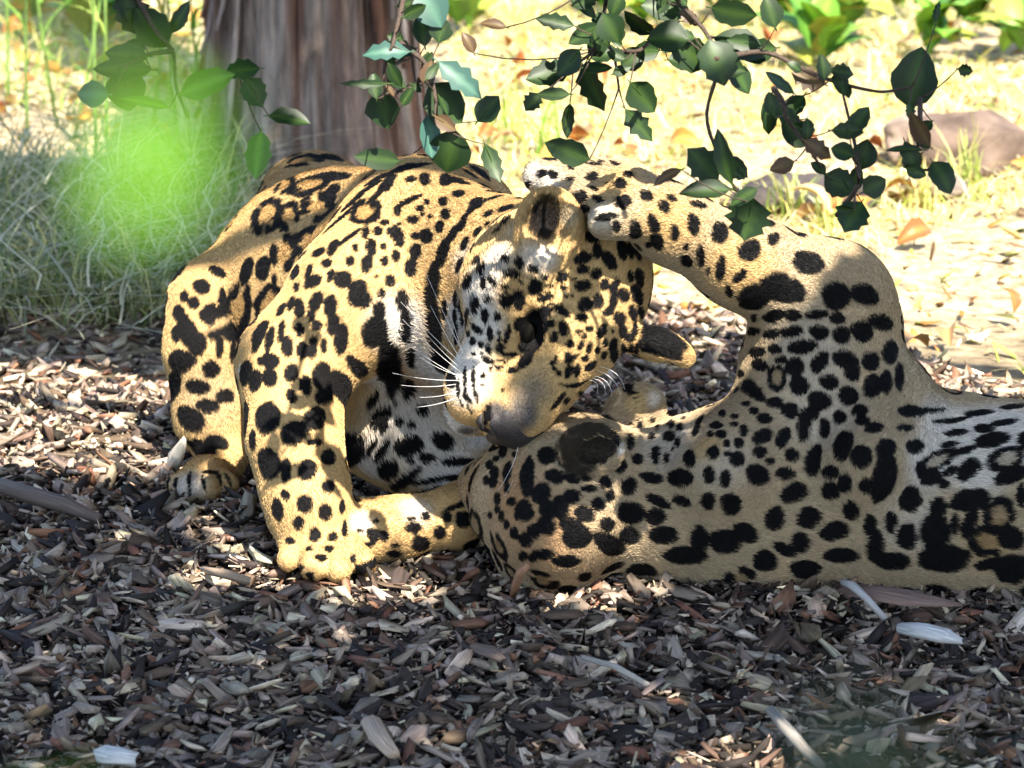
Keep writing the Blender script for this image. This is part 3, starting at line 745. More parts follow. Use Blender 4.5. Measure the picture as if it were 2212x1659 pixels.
nose_mat = plain('nose_leather', (.04, .035, .034), rough=.55, spec=.22, noise=.35, nscale=420)
eye_mat = plain('eye_dark', (.003, .0024, .002), rough=.7, spec=.04)
wh_mat = plain('whisker_white', (.80, .78, .74), rough=.4, spec=.4)

def face_parts(root, H, M, S, coat, left_only=False):
    nb = Body(.0022)
    nb.ell(H(.186, 0, -.002), M, np.array([.017, .043, .020]) * S, k=.010)
    nb.ell(H(.172, 0, .016), M, np.array([.022, .037, .014]) * S, k=.014)
    nb.ell(H(.194, 0, -.022), M, np.array([.010, .013, .014]) * S, k=.010)
    for q in (-1, 1):
        nb.ell(H(.184, q * .030, -.010), M, np.array([.017, .019, .018]) * S, k=.010)
        nb.ell(H(.203, q * .023, -.010), M, np.array([.014, .008, .007]) * S, k=.005, sub=True)
        nb.cone(H(.203, q * .026, -.008), H(.178, q * .050, .000), .0075 * S, .006 * S, k=.004, sub=True)
    V, Q = nb.build()
    link('nose', mesh_np('nose', V, Q), root, nose_mat)
    for q in (-1, 1):
        eb = Body(.002)
        eb.ell(H(.066, q * .050, .019), M, np.array([.016, .011, .010]) * S, k=.004)
        V, Q = eb.build()
        link('eye', mesh_np('eye', V, Q), root, eye_mat)

def whisker(root, coat, u0, v0, u1, v1, out=.05, sag=(0, 0, -.006), r=.00042):
    h = coat.hit(u0, v0)
    if h is None: return
    a = h[0]; d0 = float((a - CAMP) @ F_)
    b = P(u1, v1, d0 - out)
    pts = bez(a, b, sag)
    V, F4, F3 = tube(pts, np.linspace(r, r * .35, len(pts)), 5)
    link('whisker', mesh_np('whisker', V, F4, F3), root, wh_mat)

face_parts(jagA, HA, MA, SA, coatA)
for w in [(1003, 790, 866, 652), (1000, 800, 902, 700), (998, 806, 870, 690), (996, 815, 880, 742), (990, 822, 848, 806), (985, 830, 866, 832), (992, 812, 905, 770), (1008, 778, 918, 585), (1002, 768, 962, 640), (990, 845, 905, 858), (985, 860, 890, 880), (1000, 784, 930, 660)]:
    whisker(jagA, coatA, *w)
for w in [(1288, 800, 1342, 858), (1282, 812, 1322, 856), (1275, 818, 1308, 852), (1296, 792, 1350, 842), (1268, 822, 1290, 850)]:
    whisker(jagA, coatA, *w, out=.03, sag=(.012, 0, .012))
for w in [(1120, 958, 1074, 1062), (1130, 958, 1090, 1072), (1140, 955, 1110, 1050), (1168, 948, 1146, 1030), (1190, 942, 1206, 1006)]:
    whisker(jagA, coatA, *w, out=.05, sag=(.012, 0, .004))
face_parts(jagB, HB, MB_, SB, coatB)
# ------------------------------------------------------------------ ground
def relief(x, y):
    p = np.stack([x, y, np.zeros_like(x)], -1)
    h = (vnoise(p, 2.3, 2) - .5) * .035 + (vnoise(p, 9, 2) - .5) * .016
    far = np.clip((np.hypot(x, y - 6.5) - 5) / 8, 0, 1)
    return h * (1 - far) - .012
gx = np.unique(np.concatenate([np.linspace(-3, 3.5, 150), np.array([-250, -120, -60, -30, -16, -9, -6, -4, 4.5, 6.5, 10, 16, 30, 60, 120, 250.])]))
gy = np.unique(np.concatenate([np.linspace(3.5, 13, 200), np.array([-120, -60, -30, -15, -8, -4, -1, 1, 2.3, 14, 16, 20, 28, 40, 70, 140, 320.])]))
X, Y = np.meshgrid(gx, gy, indexing='ij')
nx, ny = X.shape
Vg = np.stack([X, Y, relief(X, Y)], -1).reshape(-1, 3)
ii, jj = np.meshgrid(np.arange(nx - 1), np.arange(ny - 1), indexing='ij')
k0 = (ii * ny + jj).ravel()
ground = link('ground', mesh_np('ground', Vg, np.stack([k0, k0 + ny, k0 + ny + 1, k0 + 1], -1)))
m, nt, b = new_mat('ground_soil')
tc = nd(nt, 'ShaderNodeTexCoord')
n1 = nd(nt, 'ShaderNodeTexNoise', Scale=28.0, Detail=8.0, Roughness=.7)
n2 = nd(nt, 'ShaderNodeTexNoise', Scale=1.4, Detail=4.0)
for n_ in (n1, n2): nt.links.new(tc.outputs['Object'], n_.inputs['Vector'])
r1 = nd(nt, 'ShaderNodeValToRGB')
els = r1.color_ramp.elements
els[0].position = .30; els[0].color = (.11, .08, .05, 1)
els[1].position = .72; els[1].color = (.62, .52, .34, 1)
e = els.new(.5); e.color = (.36, .28, .17, 1)
nt.links.new(n1.outputs['Fac'], r1.inputs['Fac'])
# open straw-coloured earth beyond the mulch bed
geo = nd(nt, 'ShaderNodeSeparateXYZ'); nt.links.new(tc.outputs['Object'], geo.inputs[0])
mp = nd(nt, 'ShaderNodeMapRange'); mp.inputs[1].default_value = 6.5; mp.inputs[2].default_value = 7.4
nt.links.new(geo.outputs['Y'], mp.inputs[0])
mx = nd(nt, 'ShaderNodeMix', data_type='RGBA')
mx.inputs[6].default_value = (.035, .026, .021, 1)
nt.links.new(mp.outputs[0], mx.inputs['Factor']); nt.links.new(r1.outputs['Color'], mx.inputs[7])
nt.links.new(mx.outputs[2], b.inputs['Base Color'])
b.inputs['Roughness'].default_value = .95; b.inputs['Specular IOR Level'].default_value = .1
bp = nd(nt, 'ShaderNodeBump', Strength=.8, Distance=.01)
nt.links.new(n1.outputs['Fac'], bp.inputs['Height']); nt.links.new(bp.outputs['Normal'], b.inputs['Normal'])
ground.data.materials.append(m)
tag(ground, kind='structure')

# ------------------------------------------------------------------ wood chips
CHIP_COL = {'grey': (.28, .22, .17), 'dark': (.035, .027, .023), 'pale': (.52, .42, .30), 'red': (.20, .10, .06), 'brown': (.13, .088, .06)}
wood, nt, b = new_mat('wood_chip')
a_c = nd(nt, 'ShaderNodeAttribute', attribute_name='tint'); a_g = nd(nt, 'ShaderNodeAttribute', attribute_name='grain')
gn = nd(nt, 'ShaderNodeTexNoise', Scale=1.0, Detail=5.0, Roughness=.65)
nt.links.new(a_g.outputs['Vector'], gn.inputs['Vector'])
rr = nd(nt, 'ShaderNodeValToRGB'); rr.color_ramp.elements[0].position = .30; rr.color_ramp.elements[0].color = (.42, .40, .39, 1)
rr.color_ramp.elements[1].position = .70; rr.color_ramp.elements[1].color = (1.35, 1.33, 1.3, 1)
nt.links.new(gn.outputs['Fac'], rr.inputs['Fac'])
mm = nd(nt, 'ShaderNodeMix', data_type='RGBA', blend_type='MULTIPLY'); mm.inputs['Factor'].default_value = 1.0
nt.links.new(a_c.outputs['Color'], mm.inputs[6]); nt.links.new(rr.outputs['Color'], mm.inputs[7])
nt.links.new(mm.outputs[2], b.inputs['Base Color'])
b.inputs['Roughness'].default_value = .7; b.inputs['Specular IOR Level'].default_value = .2
bp = nd(nt, 'ShaderNodeBump', Strength=.5, Distance=.0015)
nt.links.new(gn.outputs['Fac'], bp.inputs['Height']); nt.links.new(bp.outputs['Normal'], b.inputs['Normal'])

NCV = 12
QCHIP = np.array([(0, 3, 2, 1), (0, 5, 4, 3), (6, 7, 8, 9), (6, 9, 10, 11)] + [(k, (k + 1) % 6, 6 + (k + 1) % 6, 6 + k) for k in range(6)])
OUTL = np.array([(-1, -.45), (-.35, -1), (.7, -.85), (1, .35), (.35, 1), (-.75, .8)])
def chip_local(n, g, lmin, lmax, pw=1.0, hfrac=(.07, .20)):
    """n irregular split and torn chips about the origin: (n, 12, 3)"""
    L = lmin + (lmax - lmin) * g.random(n) ** (1.9 * pw)
    Wd = L * np.where(g.random(n) < .3, g.uniform(.08, .2, n), g.uniform(.22, .68, n)) * np.where(L > lmin * 3, .7, 1)
    Hh = np.clip(L * g.uniform(*hfrac, n), .0012, .011)
    q = np.empty((n, 12, 3))
    o = OUTL[None] * g.uniform(.45, 1.2, (n, 6, 2)) * np.where(g.random((n, 1, 1)) < .5, 1, -1) ** np.array([0, 1])
    q[:, :6, 0] = o[..., 0] * L[:, None] / 2; q[:, :6, 1] = o[..., 1] * Wd[:, None] / 2
    q[:, :6, 2] = -(Hh / 2)[:, None] * g.uniform(.3, 1.2, (n, 6))
    q[:, 6:, :2] = q[:, :6, :2] * g.uniform(.70, 1.08, (n, 6, 1)) + g.normal(0, .07, (n, 6, 2)) * Wd[:, None, None]
    q[:, 6:, 2] = (Hh / 2)[:, None] * g.uniform(.2, 1.2, (n, 6))
    x = q[:, :, 0] / L[:, None]; y = q[:, :, 1] / L[:, None]
    q[:, :, 2] += x ** 2 * (L * g.normal(0, .35, n))[:, None] + y ** 2 * (L * g.normal(0, .8, n))[:, None] + x * y * (L * g.normal(0, .4, n))[:, None]
    return q, L
def rot_mats(yaw, pit, rol):
    cy, sy, cp, sp, cr, sr = np.cos(yaw), np.sin(yaw), np.cos(pit), np.sin(pit), np.cos(rol), np.sin(rol)
    z = np.zeros_like(yaw); o = np.ones_like(yaw)
    Rz = np.stack([cy, -sy, z, sy, cy, z, z, z, o], -1).reshape(-1, 3, 3)
    Ry = np.stack([cp, z, sp, z, o, z, -sp, z, cp], -1).reshape(-1, 3, 3)
    Rx = np.stack([o, z, z, z, cr, -sr, z, sr, cr], -1).reshape(-1, 3, 3)
    return Rz @ Ry @ Rx
def chip_colours(n, g, probs):
    keys = list(CHIP_COL); pr_ = np.array([probs.get(k, 0) for k in keys]); pr_ = pr_ / pr_.sum()
    base = np.array([CHIP_COL[k] for k in keys])[g.choice(len(keys), n, p=pr_)]
    return np.clip(base * g.uniform(.6, 1.5, (n, 1)) * g.uniform(.93, 1.07, (n, 3)), 0, .8)
def edge_y(x):
    """where the mulch bed gives way to open ground"""
    return np.clip(7.65 - np.maximum(x - .15, 0) * 1.25, 6.75, 7.75)
def chip_field(name, n, xr, yr, lmin, lmax, zr, tilt, probs, seed, label, ridge=None, pw=1.0):
    g = np.random.default_rng(seed)
    x = g.uniform(*xr, n); y = g.uniform(*yr, n)
    if yr[1] > 7: y = yr[0] + (y - yr[0]) * (edge_y(x) - yr[0]) / (yr[1] - yr[0]) * (.85 + .3 * vnoise(np.stack([x, y, x * 0], -1), 4))
    q, L = chip_local(n, g, lmin, lmax, pw)
    Rm = rot_mats(g.uniform(0, 6.283, n), g.normal(0, tilt, n), g.normal(0, tilt * 1.2, n))
    gr = (q * np.array([18, 150, 150]) + g.uniform(0, 900, (n, 1, 3)))
    z = relief(x, y) + g.uniform(zr[0], zr[1], n)
    w = np.einsum('nij,nkj->nki', Rm, q) + np.stack([x, y, z], -1)[:, None]
    V = w.reshape(-1, 3)
    Qf = (QCHIP[None] + (np.arange(n) * NCV)[:, None, None]).reshape(-1, 4)
    me = mesh_np(name, V, Qf, smooth=False)
    attr(me, 'tint', 'FLOAT_COLOR', 'POINT', rgba(np.repeat(chip_colours(n, g, probs), NCV, 0)))
    attr(me, 'grain', 'FLOAT_VECTOR', 'POINT', gr.reshape(-1, 3))
    o = link(name, me, None, wood)
    tag(o, label, 'mulch', kind='stuff')
    return o
PN = dict(grey=.32, dark=.25, pale=.17, red=.06, brown=.20)
chip_field('mulch_bed', 36000, (-1.15, 1.25), (4.55, 6.75), .013, .085, (-.006, .022), .42, PN, 21, 'deep bed of small grey and brown wood chips under the jaguars', pw=1.1)
chip_field('mulch_bed', 15000, (-1.9, 2.1), (6.6, 7.75), .016, .075, (-.006, .016), .36, dict(grey=.36, dark=.14, pale=.26, red=.10, brown=.14), 22, 'wood chips thinning out towards the tree trunk behind the jaguars')
chip_field('mulch_bed', 6000, (-1.6, 1.7), (3.6, 4.7), .016, .06, (-.006, .016), .30, PN, 23, 'wood chips between the camera and the jaguars')
chip_field('mulch_splinters', 14000, (-1.1, 1.2), (4.6, 6.75), .006, .026, (.010, .026), .40, PN, 24, 'fine wood splinters strewn over the mulch around the paws', pw=.8)

# the largest chips one can pick out, each an object of its own
def kit(kind, n, g, lmin, lmax):
    out = []
    q, L = chip_local(n, g, lmin, lmax, .7, (.05, .14))
    for i in range(n):
        # cut each large chip along its length so that it bends and tears
        P8 = q[i]
        me = mesh_np('wood_chip', P8, QCHIP, smooth=False)
        attr(me, 'tint', 'FLOAT_COLOR', 'POINT', rgba(np.repeat(np.clip(np.array(CHIP_COL[kind])[None] * g.uniform(.75, 1.4), 0, .75), NCV, 0)))
        attr(me, 'grain', 'FLOAT_VECTOR', 'POINT', P8 * np.array([16, 170, 170]) + g.uniform(0, 900, 3))
        me.materials.append(wood)
        out.append(me)
    return out
g = np.random.default_rng(77)
LAB = {'grey': 'large weathered grey wood chip', 'dark': 'large near-black wood chip', 'pale': 'large pale tan wood chip', 'red': 'large reddish brown wood chip', 'brown': 'large plain brown wood chip'}
MARKS = {k: G(u, v) for k, u, v in [('planted forepaw', 690, 1225), ('crouching jaguar hind paw', 430, 1065), ('dark split branch', 90, 1085), ('upright twig stub', 1115, 1270), ('neck of the lying jaguar', 1500, 1275), ('torn bark slab', 1960, 1300), ('bleached wood chunk', 2010, 1375),
         ('broken grey stick', 1720, 1590), ('bleached wood block', 255, 1640), ('flat tan splint', 820, 1590), ('thin light stick', 1330, 1445), ('dark pointed splint', 1050, 1405), ('dry grass heap', 200, 800)]}
KITS = {k: kit(k, 16, g, .036, .092) for k in LAB}
cnt = 0
while cnt < 288:
    u = g.uniform(-40, 2252); v = g.uniform(1130, 1690) if g.random() < .86 else g.uniform(760, 1130)
    if v < 1300 and u > 560 : 
        if not (v > 1235 and u < 1560): continue
    if v < 1130 and u > 380: continue
    p = G(u, v, .012)
    kind = g.choice(list(LAB), p=[.38, .20, .16, .08, .18])
    me = KITS[kind][g.integers(0, 16)]
    o = bpy.data.objects.new('wood_chip', me); COL.objects.link(o)
    z = float(relief(np.array([p[0]]), np.array([p[1]]))[0])
    o.location = (p[0], p[1], z + g.uniform(.014, .026))
    o.rotation_euler = (g.normal(0, .33), g.normal(0, .26), g.uniform(0, 6.28))
    near = min(MARKS, key=lambda k: (MARKS[k][0] - p[0]) ** 2 + (MARKS[k][1] - p[1]) ** 2)
    tag(o, LAB[kind] + ' near the ' + near, 'wood chip', kind + ' loose wood chips near the ' + near)
    cnt += 1

def slab(name, pts, widths, thick, up, col, label, cat, g=np.random.default_rng(5), sides=7):
    """a bent split piece of wood: flat oval section along a path with torn ends"""
    pts = np.asarray(pts, float); n = len(pts); V = []; gr = []
    for i in range(n):
        t = nrm(pts[min(i + 1, n - 1)] - pts[max(i - 1, 0)]); s = nrm(np.cross(t, up)); uu = np.cross(s, t)
        for k in range(sides):
            q = 2 * math.pi * k / sides; jt = g.uniform(.8, 1.2)
            V.append(pts[i] + s * math.cos(q) * widths[i] * jt + uu * math.sin(q) * thick * jt * min(1, widths[i] / max(widths) * 2) + t * g.normal(0, .2) * widths[i])
            gr.append((i * .9, math.cos(q) * 5, math.sin(q) * 5))
    Fq = [(i * sides + k, i * sides + (k + 1) % sides, (i + 1) * sides + (k + 1) % sides, (i + 1) * sides + k) for i in range(n - 1) for k in range(sides)]
    V += [pts[0], pts[-1]]; gr += [(0, 0, 0), (n, 0, 0)]
    F3 = [(len(V) - 2, (k + 1) % sides, k) for k in range(sides)] + [(len(V) - 1, (n - 1) * sides + k, (n - 1) * sides + (k + 1) % sides) for k in range(sides)]
    me = mesh_np(name, V, Fq, F3, smooth=False)
    attr(me, 'tint', 'FLOAT_COLOR', 'POINT', rgba(np.tile(np.array(col), (len(V), 1))))
    attr(me, 'grain', 'FLOAT_VECTOR', 'POINT', np.array(gr) * np.array([1, 1.6, 1.6]))
    return tag(link(name, me, None, wood), label, cat)
UPV = np.array([0, -.15, 1.0])
def path(uvz): return [G(u, v, z) for (u, v, z) in uvz]
slab('bark_slab', path([(1820, 1272, .035), (1880, 1278, .042), (1960, 1290, .045), (2030, 1300, .034), (2075, 1306, .028)]), [.010, .022, .026, .018, .005], .005, UPV, (.22, .145, .115), 'long torn slab of brown bark lying against the belly of the lying jaguar', 'bark')
slab('grey_stick', path([(1820, 1258, .05), (1838, 1262, .055), (1870, 1290, .045), (1912, 1338, .02)]), [.004, .007, .006, .005], .005, UPV, (.46, .44, .42), 'thin silvery bent stick leaning beside the torn bark slab', 'stick')
slab('wood_chunk', path([(1948, 1356, .028), (1985, 1360, .034), (2040, 1372, .034), (2075, 1385, .024)]), [.012, .020, .020, .006], .009, UPV, (.58, .57, .55), 'pale bleached chunk of wood lying below the torn bark slab', 'wood chunk')
slab('twig_stub', path([(1108, 1285, .012), (1115, 1262, .035), (1122, 1238, .062), (1142, 1220, .075)]), [.006, .006, .0055, .0055], .0055, np.array([1., 0, 0]), (.36, .19, .11), 'short orange brown twig standing up from the chips under the jaguars', 'twig')
slab('bark_sliver', path([(370, 1015, .01), (382, 985, .035), (392, 962, .055), (398, 945, .07)]), [.010, .012, .008, .003], .002, np.array([0, 1., 0]), (.72, .66, .55), 'pale curled sliver standing up behind the hind paw of the crouching jaguar', 'bark')
slab('dark_branch', path([(-30, 1040, .03), (60, 1068, .03), (140, 1090, .028), (215, 1122, .018)]), [.014, .016, .013, .006], .012, UPV, (.13, .10, .085), 'dark split branch lying on the chips left of the hind paw', 'branch')
slab('broken_stick', path([(1665, 1535, .03), (1700, 1575, .03), (1745, 1625, .026), (1775, 1655, .02)]), [.007, .009, .008, .006], .007, UPV, (.37, .34, .30), 'grey broken stick slanting across the open mulch', 'stick')
slab('wood_block', path([(222, 1628, .03), (250, 1632, .036), (292, 1640, .03)]), [.016, .020, .014], .010, UPV, (.62, .62, .60), 'short bleached block of wood with a torn edge on the mulch', 'wood block')
slab('tan_splint', path([(800, 1555, .028), (818, 1590, .032), (848, 1630, .026)]), [.014, .017, .009], .006, UPV, (.47, .36, .27), 'flat tan splint of wood with one bleached end on the mulch', 'wood splint')
slab('long_splint', path([(1022, 1395, .02), (1050, 1405, .03), (1085, 1425, .024)]), [.006, .016, .006], .006, UPV, (.16, .12, .10), 'dark pointed splint sticking out of the chips below the paws', 'wood splint')
slab('long_splint', path([(440, 1230, .03), (490, 1240, .034), (540, 1256, .025)]), [.006, .008, .005], .006, UPV, (.30, .23, .17), 'slim grey splint resting on chips beside the planted foreleg', 'wood splint')
slab('long_splint', path([(1260, 1420, .024), (1330, 1440, .028), (1400, 1480, .02)]), [.004, .006, .004], .004, UPV, (.42, .38, .33), 'thin light stick lying on the mulch before the lying jaguar', 'stick')
# ------------------------------------------------------------------ tree trunk behind the jaguars
g = np.random.default_rng(31)
TB = np.array([(678 - 1106) * PXM * 8.75, gd(372) * math.cos(PITCH) + .12, -.03]); TB[1] = P(678, 372, 8.80)[1]; TR = .205
tree = empty('tree', (TB[0], TB[1], 0))
tag(tree, 'thick tree trunk with shaggy reddish grey bark standing behind the crouching jaguar', 'tree')
bark, nt, b = new_mat('bark')
a_c = nd(nt, 'ShaderNodeAttribute', attribute_name='tint')
tc = nd(nt, 'ShaderNodeTexCoord'); mpg = nd(nt, 'ShaderNodeMapping'); mpg.inputs['Scale'].default_value = (32, 32, 5.0)
nt.links.new(tc.outputs['Object'], mpg.inputs['Vector'])
gn = nd(nt, 'ShaderNodeTexNoise', Scale=1.0, Detail=7.0, Roughness=.7); nt.links.new(mpg.outputs[0], gn.inputs['Vector'])
rr = nd(nt, 'ShaderNodeValToRGB'); rr.color_ramp.elements[0].position = .33; rr.color_ramp.elements[0].color = (.30, .26, .25, 1); rr.color_ramp.elements[1].position = .66; rr.color_ramp.elements[1].color = (1.25, 1.22, 1.2, 1)
nt.links.new(gn.outputs['Fac'], rr.inputs['Fac'])
mm = nd(nt, 'ShaderNodeMix', data_type='RGBA', blend_type='MULTIPLY'); mm.inputs['Factor'].default_value = 1.0
nt.links.new(a_c.outputs['Color'], mm.inputs[6]); nt.links.new(rr.outputs['Color'], mm.inputs[7]); nt.links.new(mm.outputs[2], b.inputs['Base Color'])
b.inputs['Roughness'].default_value = .9; b.inputs['Specular IOR Level'].default_value = .15
bp = nd(nt, 'ShaderNodeBump', Strength=1.0, Distance=.02); nt.links.new(gn.outputs['Fac'], bp.inputs['Height']); nt.links.new(bp.outputs['Normal'], b.inputs['Normal'])

def trunk_mesh(base, top, r0, r1, na, nz, rough, seed, flare=.25):
    base = np.asarray(base, float); top = np.asarray(top, float)
    th = np.linspace(0, 2 * math.pi, na, endpoint=False); t = np.linspace(0, 1, nz)
    TH, T = np.meshgrid(th, t)
    L = np.linalg.norm(top - base)
    p = np.stack([np.cos(TH) * 2.2 + seed, np.sin(TH) * 2.2, T * L * .55], -1)
    fur = (vnoise(p * 1.6, 1, 2) - .5) * 1.4 - np.abs(vnoise(p * np.array([4.2, 4.2, 2.6]) + 5, 1, 3) - .5) * 3.2 + (vnoise(p * np.array([11, 11, 4.0]), 1, 2) - .5) * 1.1 + .5
    r = (r0 + (r1 - r0) * T) * (1 + flare * np.exp(-T * L / .18)) + rough * fur
    ax = nrm(top - base); a = nrm(np.cross(ax, (0.1, 1, 0.05))); bb = np.cross(ax, a)
    V = base + T[..., None] * (top - base) + r[..., None] * (np.cos(TH)[..., None] * a + np.sin(TH)[..., None] * bb)
    idx = np.arange(na * nz).reshape(nz, na)
    Q = np.stack([idx[:-1], np.roll(idx[:-1], -1, 1), np.roll(idx[1:], -1, 1), idx[1:]], -1).reshape(-1, 4)
    k = np.clip((vnoise(p * np.array([3.2, 3.2, 1.8]), 1, 3) - .34) * 3.2, 0, 1)[..., None]
    col = np.array([.16, .09, .065]) * (1 - k) + np.array([.37, .31, .265]) * k
    return V.reshape(-1, 3), Q, col.reshape(-1, 3)
V, Q, c = trunk_mesh(TB, TB + np.array([-.05, .1, 4.6]), TR, TR * .72, 300, 260, .024, 3.1)
me = mesh_np('trunk', V, Q); attr(me, 'tint', 'FLOAT_COLOR', 'POINT', rgba(c)); link('trunk', me, tree, bark)
# shaggy strips that stand off the trunk
for i in range(34):
    th = g.uniform(math.pi, 2 * math.pi) if i < 26 else g.uniform(0, math.pi)
    z0 = g.uniform(.0, 1.0); ln = g.uniform(.25, .75); w = g.uniform(.006, .020)
    n = 9; V = []
    for k in range(n):
        t = k / (n - 1); z = z0 + ln * t
        rr_ = TR * (1 - .06 * z) * (1 + .22 * math.exp(-z / .18)) + .016 + .022 * (2 * t - 1) ** 4 * g.uniform(.2, 1.2)
        a0 = th + .05 * math.sin(3 * t + i)
        ww = w * (1 - .8 * abs(2 * t - 1) ** 3)
        for sg, dr in ((-1, 0), (0, .006), (1, 0), (0, -.005)):
            aa = a0 + sg * ww / TR
            V.append((TB[0] + math.cos(aa) * (rr_ + dr), TB[1] + math.sin(aa) * (rr_ + dr), TB[2] + z))
    Fq = [(k * 4 + j, k * 4 + (j + 1) % 4, (k + 1) * 4 + (j + 1) % 4, (k + 1) * 4 + j) for k in range(n - 1) for j in range(4)]
    me = mesh_np('bark_strip', V, Fq)
    cc = np.array([(.36, .29, .265), (.22, .115, .08), (.42, .35, .31)][g.integers(0, 3)]) * g.uniform(.8, 1.15)
    attr(me, 'tint', 'FLOAT_COLOR', 'POINT', rgba(np.tile(cc, (len(V), 1)))); link('bark_strip', me, tree, bark)

# ------------------------------------------------------------------ leaves
leaf_mat = attr_mat('leaf', 'tint', rough=.45, spec=.32, trans=.30)
def leaf_arrays(n, g, spiny=.0, seg=6):
    """one leaf blade, folded at the midrib, toothed at the edge: unit length along +x"""
    t = np.linspace(0, 1, seg + 1)
    w = np.sin(np.pi * np.clip(t, .0, 1) ** .85) ** .75 * .5
    w[0] = .03; w[-1] = .0
    return t, w
def leaf_mesh(g, L, W, fold=.25, curl=.2, spiny=.12, seg=8, col=(.05, .10, .03), thick=.0006):
    t, w = leaf_arrays(1, g, spiny, seg)
    tooth = 1 + spiny * np.where(np.arange(seg + 1) % 2 == 0, 1, -1) + g.normal(0, .05, seg + 1)
    V = []; 
    for i in range(seg + 1):
        x = t[i] * L; z = curl * L * (t[i] - t[i] ** 2) * 2 - .1 * curl * L * t[i]
        hw = w[i] * W * tooth[i]
        V += [(x, -hw, z + fold * hw), (x, -hw * .5, z + fold * hw * .35), (x, 0, z), (x, hw * .5, z + fold * hw * .35), (x, hw, z + fold * hw)]
    V = np.array(V)
    Fq = [(i * 5 + j, (i + 1) * 5 + j, (i + 1) * 5 + j + 1, i * 5 + j + 1) for i in range(seg) for j in range(4)]
    n0 = len(V)
    V2 = V - np.array([0, 0, thick]); Fq2 = [(d + n0, c + n0, b + n0, a + n0) for (a, b, c, d) in Fq]
    # stalk
    st, s4, s3 = tube([(-.12 * L, 0, -.02 * L), (0, 0, 0), (.45 * L, 0, curl * L * .42)], [.0009, .0009, .0005], 4)
    Vn = np.concatenate([V, V2, st])
    Q = np.array(Fq + Fq2 + [tuple(np.array(f) + 2 * n0) for f in s4])
    F3 = [tuple(np.array(f) + 2 * n0) for f in s3]
    me = mesh_np('leaf', Vn, Q, F3)
    cc = np.tile(np.array(col), (len(Vn), 1)); mid = np.zeros(len(Vn), bool); mid[2:n0:5] = True; mid[n0 + 2:2 * n0:5] = True; mid[2 * n0:] = True
    cc[mid] = cc[mid] * 1.5 + np.array([.02, .03, .0])
    attr(me, 'tint', 'FLOAT_COLOR', 'POINT', rgba(np.clip(cc * g.uniform(.85, 1.15), 0, .7)))
    me.materials.append(leaf_mat)
    return me
def orient(o, x_axis, n_axis):
    x = nrm(x_axis); z = np.asarray(n_axis, float); z = nrm(z - x * (z @ x)); y = np.cross(z, x)
    M = Matrix((x.tolist(), y.tolist(), z.tolist())).transposed()
    return M.to_4x4()

oak = empty('oak_tree', (2.7, 3.3, 0))
tag(oak, 'evergreen oak whose dark leafy twigs hang down over the two jaguars', 'tree')
twig_mat = plain('twig_bark', (.07, .05, .038), rough=.85, spec=.2, noise=.4, nscale=300)
V, Q, c = trunk_mesh((2.7, 3.3, -.05), (2.5, 3.9, 3.0), .17, .12, 60, 60, .010, 8.2)
me = mesh_np('trunk', V, Q); attr(me, 'tint', 'FLOAT_COLOR', 'POINT', rgba(c * .7)); link('trunk', me, oak, bark)
LIMBS = [[(2.5, 3.9, 2.95), (1.6, 4.4, 2.75), (.6, 4.6, 2.7), (-.5, 4.9, 2.75), (-1.4, 5.3, 2.8)], [(2.5, 3.9, 2.9), (1.8, 3.6, 3.0), (.9, 3.2, 3.0), (-.2, 3.1, 2.95), (-1.3, 3.3, 3.0)],
         [(2.5, 3.9, 2.95), (1.9, 4.9, 2.7), (1.1, 5.4, 2.55), (.4, 5.8, 2.5)], [(-.5, 4.9, 2.75), (-.7, 5.8, 2.7), (-.75, 6.8, 2.75), (-.6, 7.6, 2.8)], [(1.1, 5.4, 2.55), (.9, 5.2, 2.0), (.6, 5.15, 1.6), (.4, 5.2, 1.32)], [(-.5, 4.9, 2.75), (-.45, 5.0, 2.0), (-.3, 5.1, 1.5), (-.28, 5.15, 1.25)]]
for L_ in LIMBS:
    q = np.array(L_); tt = np.linspace(0, len(q) - 1, 26)
    pp = np.stack([np.interp(tt, np.arange(len(q)), q[:, k]) for k in range(3)], -1)
    pp[1:-1] = (pp[:-2] + pp[1:-1] * 2 + pp[2:]) / 4; pp += (vnoise(pp, 3.)[:, None] - .5) * .08
    r0 = .055 if L_[0][0] > 1.05 and L_[0][2] > 2.8 else .02
    V, F4, F3 = tube(pp, np.linspace(r0, .008, len(pp)), 8)
    link('limb', mesh_np('limb', V, F4, F3), oak, twig_mat)

# crown: unseen leaves set to shade the animals; gaps cut to place sun patches
LIT = [(690, 1190, 6.0, .10), (650, 1000, 6.03, .10), (630, 850, 6.05, .09), (690, 720, 6.1, .12), (800, 590, 6.12, .13), (930, 480, 6.2, .14), (1060, 470, 6.15, .10), (870, 720, 6.12, .09), (1310, 560, 5.90, .14), (1340, 700, 5.9, .12), (1180, 590, 5.9, .10), (1230, 680, 5.86, .07), (1090, 650, 5.95, .08), (1260, 1290, 5.92, .08),
       (850, 1285, 5.93, .07), (780, 1290, 5.9, .06), (560, 1240, 6.0, .07), (430, 1265, 5.97, .05), (300, 900, 6.8, .22), (120, 860, 6.9, .22), (60, 960, 6.65, .12), (250, 1010, 6.5, .07), (330, 1000, 6.55, .07), (1520, 500, 5.88, .11), (1620, 590, 5.92, .09), (1400, 420, 5.86, .10), (1240, 370, 5.88, .10), (480, 600, 6.5, .06), (920, 1130, 6.08, .07), (1500, 880, 6.4, .10), (2150, 1370, 5.75, .05), (1650, 1880, 5.0, .08), (1600, 1640, 5.25, .07), (960, 1600, 5.3, .03), (1390, 860, 6.0, .09), (1790, 540, 5.97, .05)]
ZR = .25
def to_plane(p):
    return p - SUN * ((p[..., 2] - ZR) / SUN[2])[..., None]
